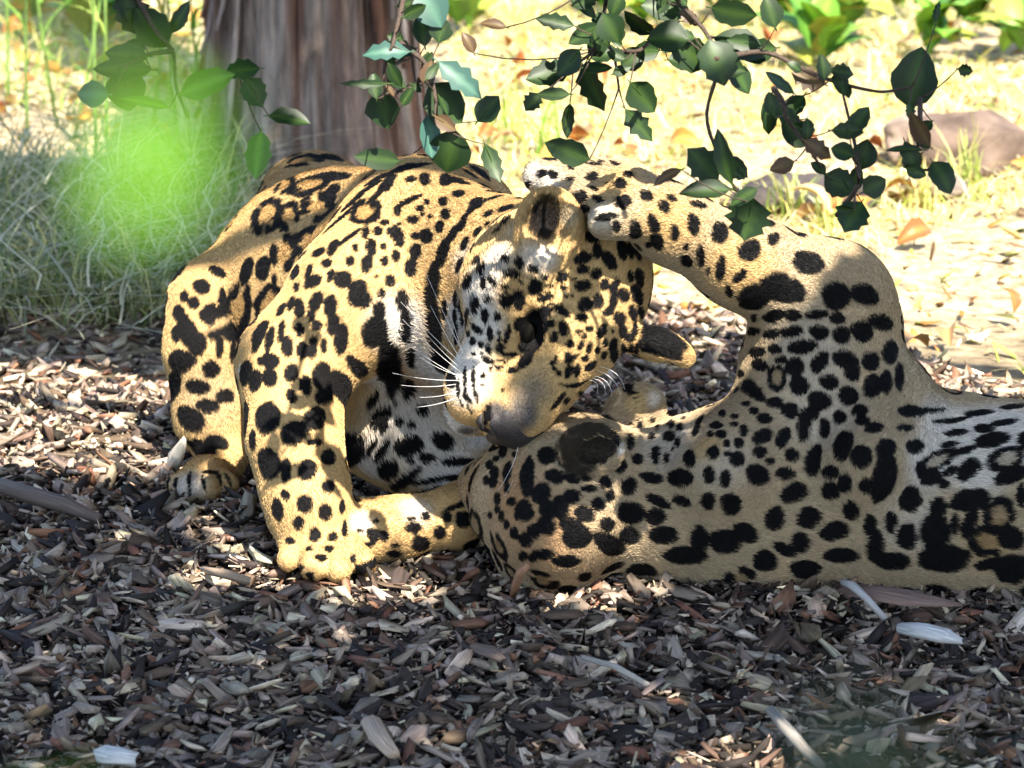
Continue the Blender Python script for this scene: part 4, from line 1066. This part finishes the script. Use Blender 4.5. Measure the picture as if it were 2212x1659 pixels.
lit_c = np.array([to_plane(P(u, v, d)[None])[0] for (u, v, d, r) in LIT]); lit_r = np.array([x[3] for x in LIT])
g = np.random.default_rng(55)
NC = 100000
cand = np.stack([g.uniform(-1.7, 3.3, NC), g.uniform(1.6, 8.2, NC), 2.35 + .75 * g.random(NC)], -1)
tg = to_plane(cand)
lim = np.where(tg[:, 0] < -.12, np.where(tg[:, 0] < -.82, 8.6, 9.45), np.clip(7.15 - np.maximum(tg[:, 0] - .15, 0) * 1.2, 6.45, 7.2) + .25 * (vnoise(tg, 3.0) - .5))
keep = (tg[:, 1] < lim) & (tg[:, 1] > 3.2) & (tg[:, 0] > -1.75) & (tg[:, 0] < 2.0)
keep &= ~((tg[:, 0] < -.62) & (tg[:, 1] > 9.0))
for c_, r_ in zip(lit_c, lit_r):
    dd = np.linalg.norm((tg - c_)[:, :2], axis=1)
    keep &= ~(dd < r_ * (.95 + .5 * vnoise(tg, 9.0)))
cand = cand[keep][:50000]
n = len(cand)
sz = g.uniform(.05, .10, n)
yaw = g.uniform(0, 6.283, n); Rm = rot_mats(yaw, g.normal(0, .5, n), g.normal(0, .5, n))
shape = np.array([(-.5, 0, 0), (-.2, -.26, .05), (.2, -.24, .05), (.5, 0, 0), (.2, .24, .05), (-.2, .26, .05)])
w = np.einsum('nij,kj->nki', Rm, shape) * sz[:, None, None] + cand[:, None]
idx = (np.arange(n) * 6)[:, None]
me = mesh_np('crown', w.reshape(-1, 3), np.concatenate([idx + np.array([0, 1, 2, 3]), idx + np.array([0, 3, 4, 5])]), smooth=False)
attr(me, 'tint', 'FLOAT_COLOR', 'POINT', rgba(np.repeat(np.array([.045, .085, .025]) * g.uniform(.6, 1.5, (n, 1)), 6, 0)))
crown = link('crown', me, oak, leaf_mat); tag(crown, kind='stuff')
print('crown leaves', n)

Z5 = (850, 0, 850 / 2212); Z6 = (1600, 0, 900 / 1866); Z4 = (0, 0, 1100 / 2147)
GREEN = (.018, .042, .012); TEAL_GLINT = (.05, .125, .10); BROWN = (.11, .065, .035); LIME = (.12, .24, .04)  # the teal stands for sky reflected on glossy leaves, put into their colour
HANG = [  # zoom, twigs, leaves (x, y, length, width, angle, colour)
 (Z5, 5.45, [[(360, -60), (350, 0), (290, 270), (230, 400), (215, 640)], [(330, 270), (510, 410), (560, 640), (560, 850)], [(500, 420), (420, 560), (220, 600)]],
  [(710, 510, 330, 130, 40, TEAL_GLINT), (620, 660, 290, 210, 50, GREEN), (240, 340, 270, 100, -5, TEAL_GLINT), (230, 700, 220, 190, 80, GREEN), (100, 530, 280, 46, 0, GREEN), (650, 960, 260, 220, 100, GREEN), (520, 870, 250, 120, 85, TEAL_GLINT), (890, 690, 190, 130, -50, GREEN),
   (530, 60, 240, 200, 60, TEAL_GLINT), (470, 190, 190, 110, 80, GREEN), (590, 190, 150, 120, 100, GREEN), (920, 1040, 240, 95, 68, GREEN), (180, 1010, 270, 110, 5, GREEN), (300, 480, 150, 80, 60, GREEN)]),
 (Z5, 5.55, [[(1650, -60), (1640, 0), (1600, 240), (1690, 330), (1720, 560)], [(1620, 200), (1560, 330), (1430, 420)], [(1560, 20), (1480, -40)], [(2210, 150), (2100, 20), (1960, -60)], [(1690, 330), (1850, 330), (1990, 200)]],
  [(1310, 140, 230, 85, 10, GREEN), (1500, 220, 210, 110, -30, GREEN), (1670, 180, 190, 150, 60, GREEN), (1270, 470, 270, 150, -15, GREEN), (1400, 400, 200, 130, -50, GREEN), (1560, 560, 290, 190, 65, GREEN), (1300, 600, 190, 75, 0, GREEN), (1870, 620, 220, 160, 50, GREEN),
   (1400, 770, 200, 95, -85, GREEN), (1850, 800, 240, 110, 50, GREEN), (1390, 960, 280, 135, 20, GREEN), (760, 270, 140, 70, 60, BROWN), (920, 160, 150, 60, 10, BROWN), (1170, 650, 130, 90, -50, GREEN), (1850, 140, 220, 120, 35, GREEN), (2050, 250, 230, 190, 20, GREEN),
   (2150, 380, 210, 150, 0, GREEN), (1810, 370, 170, 120, -40, GREEN), (2000, 60, 260, 150, 10, GREEN), (1490, 50, 210, 65, 40, GREEN), (1580, 430, 180, 90, 0, GREEN)]),
 (Z6, 5.40, [[(100, -30), (120, 10), (260, 160), (330, 330), (240, 600), (380, 930), (470, 1020)], [(300, 300), (560, 250), (800, 380), (1000, 440), (1150, 470), (1300, 440)], [(600, 450), (650, 520), (660, 600), (770, 740), (860, 880)], [(920, 1090), (1040, 930), (1010, 720), (950, 480)], [(1340, 500), (1340, 700), (1290, 860), (1420, 860)]],
  [(1320, 390, 280, 190, -80, GREEN), (705, 550, 150, 85, -55, GREEN), (710, 670, 170, 110, 40, GREEN), (240, 830, 200, 135, 45, GREEN), (245, 970, 240, 90, -5, GREEN), (350, 790, 260, 80, 75, GREEN), (470, 1110, 200, 170, 100, GREEN), (945, 770, 110, 90, 20, GREEN),
   (1060, 780, 140, 110, -80, GREEN), (935, 930, 160, 120, 30, GREEN), (1110, 940, 120, 100, -30, GREEN), (1000, 1100, 160, 140, -60, GREEN), (1340, 650, 180, 110, 60, BROWN), (1260, 760, 170, 34, 0, GREEN), (1450, 900, 170, 110, 60, GREEN), (1320, 870, 100, 60, 20, GREEN),
   (1570, 355, 70, 50, 10, GREEN), (430, 240, 250, 150, 20, GREEN), (310, 320, 220, 170, 70, GREEN), (170, 270, 210, 140, 30, GREEN), (60, 200, 190, 160, 0, GREEN), (1430, 60, 100, 34, -80, GREEN), (580, 60, 150, 100, 70, GREEN), (400, 60, 210, 120, 10, GREEN), (430, 400, 160, 120, 60, GREEN), (60, 900, 150, 50, -30, BROWN), (640, 840, 120, 70, -20, BROWN)]),
 (Z4, 5.25, [[(600, -60), (660, 0), (740, 150), (830, 240), (835, 420), (900, 560)], [(830, 240), (690, 260), (560, 330)], [(900, 420), (1080, 370), (1180, 350)]],
  [(620, 60, 210, 140, 70, GREEN), (720, 130, 210, 150, 50, GREEN), (600, 260, 190, 95, 5, GREEN), (580, 330, 250, 100, 0, GREEN), (600, 430, 180, 160, 80, GREEN), (990, 400, 250, 110, -20, LIME), (1150, 340, 160, 120, -10, GREEN), (1210, 440, 150, 100, 60, GREEN), (1380, 570, 180, 90, 10, GREEN), (1230, 740, 220, 100, 95, LIME), (860, 80, 160, 60, -60, GREEN), (440, 450, 140, 100, 0, TEAL_GLINT), (690, 490, 210, 60, 10, LIME)]),
]
g = np.random.default_rng(91)
for (x0, y0, s), dep, twigs, leaves in HANG:
    kk = 2212 / 2500; s_ = s * kk
    cu_ = lambda x, y: ((x0 + x * s) * kk, (y0 + y * s) * kk)
    VV, QQ, TT = [], [], []; off = 0; tp_ = []
    for tw in twigs:
        q = np.array([P(*cu_(x, y), dep + .05 * math.sin(i * 2.1 + x)) for i, (x, y) in enumerate(tw)])
        tt = np.linspace(0, len(q) - 1, 5 * len(q)); pp = np.stack([np.interp(tt, np.arange(len(q)), q[:, k]) for k in range(3)], -1)
        for _ in range(3): pp[1:-1] = (pp[:-2] + 2 * pp[1:-1] + pp[2:]) / 4
        tp_.append(pp)
        V, F4, F3 = tube(pp, np.linspace(.0042, .0016, len(pp)), 6)
        VV.append(V); QQ += [tuple(np.array(f) + off) for f in F4]; TT += [tuple(np.array(f) + off) for f in F3]; off += len(V)
    tpts = np.concatenate(tp_); made = []
    extra = []
    for pp in tp_:          # smaller leaves along the twigs
        for q in pp[1::2]:
            if g.random() < (.62 if x0 else .12):
                a_, b_, _d = to_px(q[None])[0]; L0 = g.uniform(70, 170)
                extra.append(((a_ / kk - x0) / s + g.normal(0, 45), (b_ / kk - y0) / s + g.normal(0, 45), L0, L0 * g.uniform(.4, .75), g.uniform(0, 360), GREEN if g.random() < .9 else BROWN))
    for (x, y, L, W, an, colr) in leaves + extra:
        u, v = cu_(x, y)
        d = dep + g.normal(0, .05)
        px = PXM * d
        L_, W_ = 1.12 * L * s_ * px, 1.12 * W * s_ * px
        c = P(u, v, d); th = math.radians(an)
        xa = math.cos(th) * R_ - math.sin(th) * U_
        # leaf base at the end nearer to a twig
        if np.min(np.linalg.norm(tpts - (c + xa * L_ / 2), axis=1)) < np.min(np.linalg.norm(tpts - (c - xa * L_ / 2), axis=1)): xa = -xa
        nrm_ = nrm(-F_ + g.normal(0, .35, 3) + np.array([0, 0, .35]))
        xa2 = nrm(xa + g.normal(0, .12) * F_)
        me = leaf_mesh(g, L_, W_ * 1.12, fold=g.uniform(.05, .35), curl=g.uniform(-.15, .25), spiny=g.choice([.02, .04, .05, .16]), col=colr)
        o = bpy.data.objects.new('leaf', me); COL.objects.link(o)
        Mx = orient(o, xa2, nrm_); Mx.translation = Vector(c - xa2 * L_ / 2)
        made.append((o, Mx))
        base = c - xa2 * L_ / 2; j = int(np.argmin(np.linalg.norm(tpts - base, axis=1))); gap = np.linalg.norm(tpts[j] - base)
        if gap > .006:          # the leaf's own shoot, back to its twig
            V, F4, F3 = tube(bez(tpts[j], base, (0, 0, -.12 * gap), 5), [.0013, .0011, .001, .0009, .0008], 5)
            VV.append(V); QQ += [tuple(np.array(f) + off) for f in F4]; TT += [tuple(np.array(f) + off) for f in F3]; off += len(V)
    br = link('hanging_twig', mesh_np('hanging_twig', np.concatenate(VV), QQ, TT), oak, twig_mat)
    for o, Mx in made:
        o.parent = br; o.matrix_local = Mx
# ------------------------------------------------------------------ grass, stalks, weeds, rocks, litter
grass_mat = attr_mat('grass_blade', 'tint', rough=.6, spec=.25, trans=.35)
def blades(name, roots, L, lean, width, cols, g, seg=5, up=.7, droop=.8):
    n = len(roots)
    az = g.uniform(0, 6.283, n); d = np.stack([np.cos(az), np.sin(az), np.zeros(n)], -1)
    side = np.stack([-np.sin(az), np.cos(az), np.zeros(n)], -1)
    le = g.uniform(*lean, n); V = np.empty((n, seg + 1, 2, 3))
    kink = g.normal(0, .15, (n, seg + 1))
    for i in range(seg + 1):
        t = i / seg
        out = le * t ** 1.6 + kink[:, i] * .15 * t
        z = up * t - droop * le * t ** 2 * .5
        c = roots + d * (out * L)[:, None]; c[:, 2] += np.maximum(z * L, .004 * t)
        c += side * (kink[:, i] * L * .12)[:, None]
        w = (width * (1 - t) ** .6 + .0004)[:, None]
        V[:, i, 0] = c - side * w; V[:, i, 1] = c + side * w
    b0 = (np.arange(n) * (seg + 1) * 2)[:, None, None]
    q = np.array([(2 * i, 2 * i + 1, 2 * i + 3, 2 * i + 2) for i in range(seg)])[None] + b0
    me = mesh_np(name, V.reshape(-1, 3), q.reshape(-1, 4))
    attr(me, 'tint', 'FLOAT_COLOR', 'POINT', rgba(np.repeat(cols, (seg + 1) * 2, 0)))
    return me
def pick(g, n, cols, p, var=.25):
    return np.clip(np.array(cols)[g.choice(len(cols), n, p=p)] * g.uniform(1 - var, 1 + var, (n, 1)), 0, .8)
def roots_in(g, n, u, v, zf=0.0):
    uu = g.uniform(*u, n); vv = g.uniform(*v, n)
    r = np.array([G(a, b) for a, b in zip(uu, vv)]); r[:, 2] = relief(r[:, 0], r[:, 1])
    return r
g = np.random.default_rng(404)
# shaded heap of dry grass beside the trunk
r = roots_in(g, 3000, (-320, 570), (395, 705))
r[:, 0] += .08 * g.normal(size=len(r))
edge = 1 - np.clip((r[:, 0] + .55) / .25, 0, .8)
L = g.uniform(.12, .40, len(r)) * edge
me = blades('dry_grass', r, L, (.2, 1.2), g.uniform(.0012, .0030, len(r)), pick(g, len(r), [(.42, .39, .22), (.22, .26, .11), (.11, .17, .05), (.60, .54, .36)], [.30, .27, .23, .20], .4), g)
tag(link('dry_grass', me, None, grass_mat), 'tangled heap of dry grey green grass beside the tree trunk', 'grass', kind='stuff')
# fallen stems lying across it
r = roots_in(g, 420, (-200, 640), (420, 760)); r[:, 2] += g.uniform(.01, .16, len(r)) * np.clip(1 - (r[:, 0] + .6) / .3, .1, 1)
me = blades('grass_stems', r, g.uniform(.15, .42, len(r)), (.8, 1.2), g.uniform(.0014, .0028, len(r)), pick(g, len(r), [(.62, .57, .42), (.40, .39, .29), (.26, .28, .16)], [.55, .3, .15]), g, up=.34, droop=.3)
tag(link('grass_stems', me, None, grass_mat), 'bleached grass stems fallen over the dry heap beside the trunk', 'grass', kind='stuff')
# open sunlit straw lawn
r = np.stack([g.uniform(-.15, 3.0, 26000), g.uniform(6.7, 11.8, 26000), np.zeros(26000)], -1); r = r[r[:, 1] > edge_y(r[:, 0]) - .12]; r[:, 2] = relief(r[:, 0], r[:, 1])
dens = vnoise(r, 1.7, 2); r = r[dens > .40]
me = blades('straw_lawn', r, g.uniform(.03, .14, len(r)), (.4, 1.5), g.uniform(.0010, .0026, len(r)), pick(g, len(r), [(.68, .56, .26), (.62, .54, .16), (.30, .40, .07), (.74, .67, .46)], [.36, .25, .13, .26]), g)
tag(link('straw_lawn', me, None, grass_mat), 'short sunlit yellow straw and grass on the open ground behind', 'grass', kind='stuff')
r = np.stack([g.uniform(-2.6, -.3, 5000), g.uniform(9.2, 12.5, 5000), np.zeros(5000)], -1); r[:, 2] = relief(r[:, 0], r[:, 1])
me = blades('bright_grass', r, g.uniform(.05, .20, len(r)), (.2, 1.0), g.uniform(.0012, .0030, len(r)), pick(g, len(r), [(.50, .44, .14), (.24, .36, .06), (.16, .30, .05), (.62, .54, .30)], [.3, .3, .2, .2]), g)
tag(link('bright_grass', me, None, grass_mat), 'taller sunlit green and yellow grass beyond the dry heap', 'grass', kind='stuff')
# sunlit litter of leaf scraps and straw bits
n = 9000
x = g.uniform(-2.4, 3.0, n); y = g.uniform(6.8, 11.8, n); k_ = ~((x < .0) & (y < 8.9)) & (y > edge_y(x) - .15); x, y = x[k_], y[k_]; n = len(x)
q, L = chip_local(n, g, .015, .075, 1.0, (.03, .06)); Rm = rot_mats(g.uniform(0, 6.283, n), g.normal(0, .45, n), g.normal(0, .45, n))
w = np.einsum('nij,nkj->nki', Rm, q) + np.stack([x, y, relief(x, y) + g.uniform(.004, .02, n)], -1)[:, None]
me = mesh_np('leaf_litter', w.reshape(-1, 3), (QCHIP[None] + (np.arange(n) * NCV)[:, None, None]).reshape(-1, 4), smooth=False)
attr(me, 'tint', 'FLOAT_COLOR', 'POINT', rgba(np.repeat(pick(g, n, [(.62, .46, .20), (.46, .22, .06), (.70, .62, .44), (.22, .14, .08), (.40, .44, .10)], [.30, .17, .25, .16, .12], .3), NCV, 0)))
tag(link('leaf_litter', me, None, grass_mat), 'sunlit scraps of dead leaves and straw on the open ground', 'litter', kind='stuff')
# grass tufts by the stones: each a thing
for i, (u, v, nb, h, cols, lab) in enumerate([(1700, 470, 26, .13, [(.55, .52, .20), (.30, .42, .10)], 'tuft of pale green grass in front of the low dark stone'), (1790, 500, 22, .10, [(.62, .52, .24), (.40, .44, .14)], 'yellowing grass tuft right of the low dark stone'),
      (2090, 420, 26, .18, [(.36, .46, .12), (.58, .54, .24)], 'tall light green grass tuft before the rounded stones'), (1990, 440, 24, .15, [(.60, .48, .22), (.50, .50, .18)], 'straw coloured grass tuft beside the rounded stones'), (1175, 330, 20, .22, [(.20, .38, .05), (.30, .42, .08)], 'upright green grass tuft behind the raised paw'), (1080, 300, 18, .2, [(.22, .36, .06), (.42, .44, .12)], 'slender grass tuft between the trunk and the raised paw')]):
    r = np.tile(G(u, v), (nb, 1)) + g.normal(0, .018, (nb, 3)) * np.array([1, 1, 0]); r[:, 2] = relief(r[:, 0], r[:, 1])
    me = blades('grass_tuft', r, h * g.uniform(.6, 1.3, nb), (.1, .7), g.uniform(.0018, .0034, nb), pick(g, nb, cols, [.5, .5]), g, up=.95)
    tag(link('grass_tuft', me, None, grass_mat), lab, 'grass tuft')
# upright stalks on the left
stalk_mat = plain('stalk', (.13, .22, .045), rough=.5, spec=.35, noise=.35, nscale=30)
SL = ['leafy green stalk standing left of the trunk in the sun', 'slim green stalk with drooping leaves left of the trunk']
for i, (u, v, h, lean) in enumerate([(60, 300, .75, .05), (120, 250, .8, -.04), (208, 330, .7, .0), (232, 300, .75, .015), (388, 330, .6, -.01), (330, 280, .6, .05), (20, 240, .8, .02), (440, 290, .55, -.05), (160, 290, .6, .10), (-60, 300, .8, .06)]):
    p0 = G(u, v); p0[2] = relief(p0[:1], p0[1:2])[0]
    st = empty('green_stalk', p0); tag(st, 'upright green stalk with narrow leaves in the sunny patch left of the trunk', 'plant', 'green stalks left of the trunk')
    pts = bez(p0, p0 + np.array([lean, g.normal(0, .05), h]), (g.normal(0, .03), 0, 0), 10)
    V, F4, F3 = tube(pts, np.linspace(.0042, .0018, 10), 6); link('stem', mesh_np('stem', V, F4, F3), st, stalk_mat)
    for k in range(7):
        q = pts[2 + k]; n_ = 1
        me = blades('leaf', q[None], np.array([g.uniform(.12, .26)]), (.5, 1.1), np.array([g.uniform(.003, .007)]), pick(g, 1, [(.16, .30, .05), (.30, .38, .08), (.42, .34, .10)], [.5, .3, .2]), g, up=.7)
        link('leaf', me, st, grass_mat)
BACK = {k: G(u, v) for k, u, v in [('beyond the rounded brown stone', 2110, 200), ('beyond the low dark stone', 1740, 200), ('beyond the raised paw', 1300, 200), ('right of the tree trunk', 960, 200), ('left of the tree trunk', 200, 150)]}
# broad-leaved weeds in the sun, top right
weeds = [(1700, 60), (1830, 95), (1950, 40), (2090, 85), (2190, 130), (1560, 40), (1400, 60), (2230, 30), (1760, 150), (1000, 70), (1290, 30), (60, 60), (200, 90), (2010, 130)]
wl = ['bright green broad-leaved weed growing on the sunny ground behind the jaguars']
KL = [leaf_mesh(g, 1.0, .5, fold=.2, curl=.3, spiny=s, col=c, thick=.004) for s, c in ((.08, (.13, .30, .03)), (.04, (.20, .36, .05)), (.12, (.09, .22, .03)), (.05, (.34, .36, .06)))]
for i, (u, v) in enumerate(weeds):
    p0 = G(u, v); p0[2] = relief(p0[:1], p0[1:2])[0]
    near = min(BACK, key=lambda k: (BACK[k][0] - p0[0]) ** 2 + (BACK[k][1] - p0[1]) ** 2)
    wd = empty('weed', p0); tag(wd, 'bright green broad-leaved weed growing ' + near, 'weed', 'broad-leaved weeds ' + near)
    for k in range(11):
        o = bpy.data.objects.new('leaf', KL[g.integers(0, 4)]); COL.objects.link(o); o.parent = wd
        L = g.uniform(.09, .20); az = k * 2.4 + g.uniform(-.3, .3); el = g.uniform(.15, 1.1)
        xa = np.array([math.cos(az) * math.cos(el), math.sin(az) * math.cos(el), math.sin(el)])
        Mx = orient(o, xa, np.array([-math.cos(az) * .4, -math.sin(az) * .4, 1.0])) @ Matrix.Scale(L, 4)
        Mx.translation = Vector((g.normal(0, .02), g.normal(0, .02), .02 + .06 * g.random()))
        o.matrix_local = Mx
# stones
def stone(name, c, r, seed, col, label):
    g2 = np.random.default_rng(seed)
    bm = bmesh.new(); bmesh.ops.create_icosphere(bm, subdivisions=4, radius=1.0)
    V = np.array([v.co[:] for v in bm.verts]); Fs = np.array([[v.index for v in f.verts] for f in bm.faces]); bm.free()
    n = 1 + (vnoise(V + seed, 1.3, 3) - .5) * .55 + (vnoise(V + seed, 5, 2) - .5) * .12
    for k in range(9):      # broken faces
        d = nrm(g2.normal(size=3)); t = V @ d; lim_ = g2.uniform(.62, .85); V = V - np.outer(np.maximum(t - lim_, 0) * .85, d)
    V = V * n[:, None] * np.array(r) + c
    me = mesh_np(name, V, None, Fs)
    return tag(link(name, me, None, plain('stone_%d' % seed, col, rough=.9, spec=.2, noise=.5, nscale=16)), label, 'stone')
p = G(2105, 372); stone('stone', p + np.array([0, .05, .05]), (.135, .10, .085), 3, (.12, .085, .065), 'rounded brown stone with a pale scar on the sunny ground')
p = G(1990, 362); stone('stone', p + np.array([0, .08, .04]), (.10, .09, .07), 4, (.23, .17, .13), 'smaller reddish stone beside the rounded brown stone')
p = G(1740, 455); stone('stone', p + np.array([0, .05, .02]), (.15, .09, .055), 6, (.06, .05, .046), 'low dark stone lying behind the raised foreleg')
p = G(2030, 425); stone('stone', p + np.array([0, .02, .015]), (.07, .06, .035), 8, (.15, .12, .10), 'small flat stone in the grass before the rounded stones')
# fallen leaves
KD = [leaf_mesh(g, 1.0, .55, fold=.5, curl=.5, spiny=.05, col=c, thick=.004) for c in ((.42, .13, .04), (.50, .26, .06), (.34, .20, .09), (.58, .42, .22))]
for i in range(110):
    if i < 70: u, v = g.uniform(1000, 2260), g.uniform(20, 840)
    else: u, v = g.uniform(-40, 440), g.uniform(20, 300)
    if 1000 < u < 1960 and v > 560: continue
    p = G(u, v); k = g.choice(4, p=[.3, .3, .2, .2])
    o = bpy.data.objects.new('fallen_leaf', KD[k]); COL.objects.link(o)
    o.location = (p[0], p[1], float(relief(p[:1], p[1:2])[0]) + g.uniform(.012, .04)); o.scale = (g.uniform(.05, .10),) * 3
    o.rotation_euler = (g.normal(0, .5), g.normal(0, .5), g.uniform(0, 6.28))
    near = min(BACK, key=lambda k: (BACK[k][0] - p[0]) ** 2 + (BACK[k][1] - p[1]) ** 2).replace('beyond', 'around')
    kn = ['red brown', 'orange', 'dull brown', 'straw pale'][k]
    tag(o, 'curled ' + kn + ' dead leaf on the sunny ground ' + near, 'leaf', kn + ' dead leaves ' + near)
# thin bare twigs of the undergrowth on the left
# ------------------------------------------------------------------ sprigs close to the camera, far out of focus
for nm, stem, lv, label in [
    ('leafy_sprig', [(-.22, .40, 2.4), P(-420, -420, .52), P(60, 60, .50), P(360, 300, .50)], [(375, 320, .50, .014, .010, 75, (.22, .50, .02)), (300, 390, .50, .011, .008, 120, (.16, .38, .02)), (430, 260, .50, .008, .005, 20, (.2, .45, .02))], 'blurred bright green sprig hanging close in front of the grass heap'),
    ('shrub_tip', [(.10, .62, .0), (.08, .60, .9), P(1860, 1900, .60), P(1830, 1720, .60)], [(1830, 1680, .60, .019, .011, 95, (.003, .009, .010)), (1760, 1740, .60, .015, .009, 30, (.003, .009, .010)), (1930, 1730, .60, .017, .011, 150, (.004, .010, .010))], 'blurred dark blue green shrub tip rising at the near edge of the mulch'),  # leaf colour darkened to hold the shade on these leaves
    ('shrub_tip', [(-.14, .9, .0), (-.12, .95, .9), P(110, 1860, 1.2), P(110, 1720, 1.2)], [(110, 1672, 1.2, .022, .008, 170, (.014, .042, .014)), (190, 1700, 1.2, .018, .008, 20, (.014, .04, .014)), (40, 1710, 1.2, .022, .010, 150, (.014, .04, .014))], 'blurred mid green shrub tip at the near edge of the mulch beside the bleached block')]:
    root = empty(nm, np.asarray(stem[0], float)); tag(root, label, 'plant')
    q = np.array(stem, float); tt = np.linspace(0, len(q) - 1, 24); pp = np.stack([np.interp(tt, np.arange(len(q)), q[:, k]) for k in range(3)], -1)
    for _ in range(4): pp[1:-1] = (pp[:-2] + 2 * pp[1:-1] + pp[2:]) / 4
    V, F4, F3 = tube(pp, np.linspace(.0012, .0005, len(pp)), 6); link('stem', mesh_np('stem', V, F4, F3), root, stalk_mat)
    for (u, v, d, L, W, an, colr) in lv:
        th = math.radians(an); xa = math.cos(th) * R_ - math.sin(th) * U_
        o = link('leaf', leaf_mesh(g, L, W * 1.3, fold=.15, curl=.1, spiny=.04, col=colr), root)
        Mx = orient(o, xa, nrm(-F_ + np.array([-.6, 0, -.9]))); Mx.translation = Vector(P(u, v, d) - xa * L / 2)
        o.matrix_basis = Mx
print('done', time.time() - T0, len(bpy.data.objects))
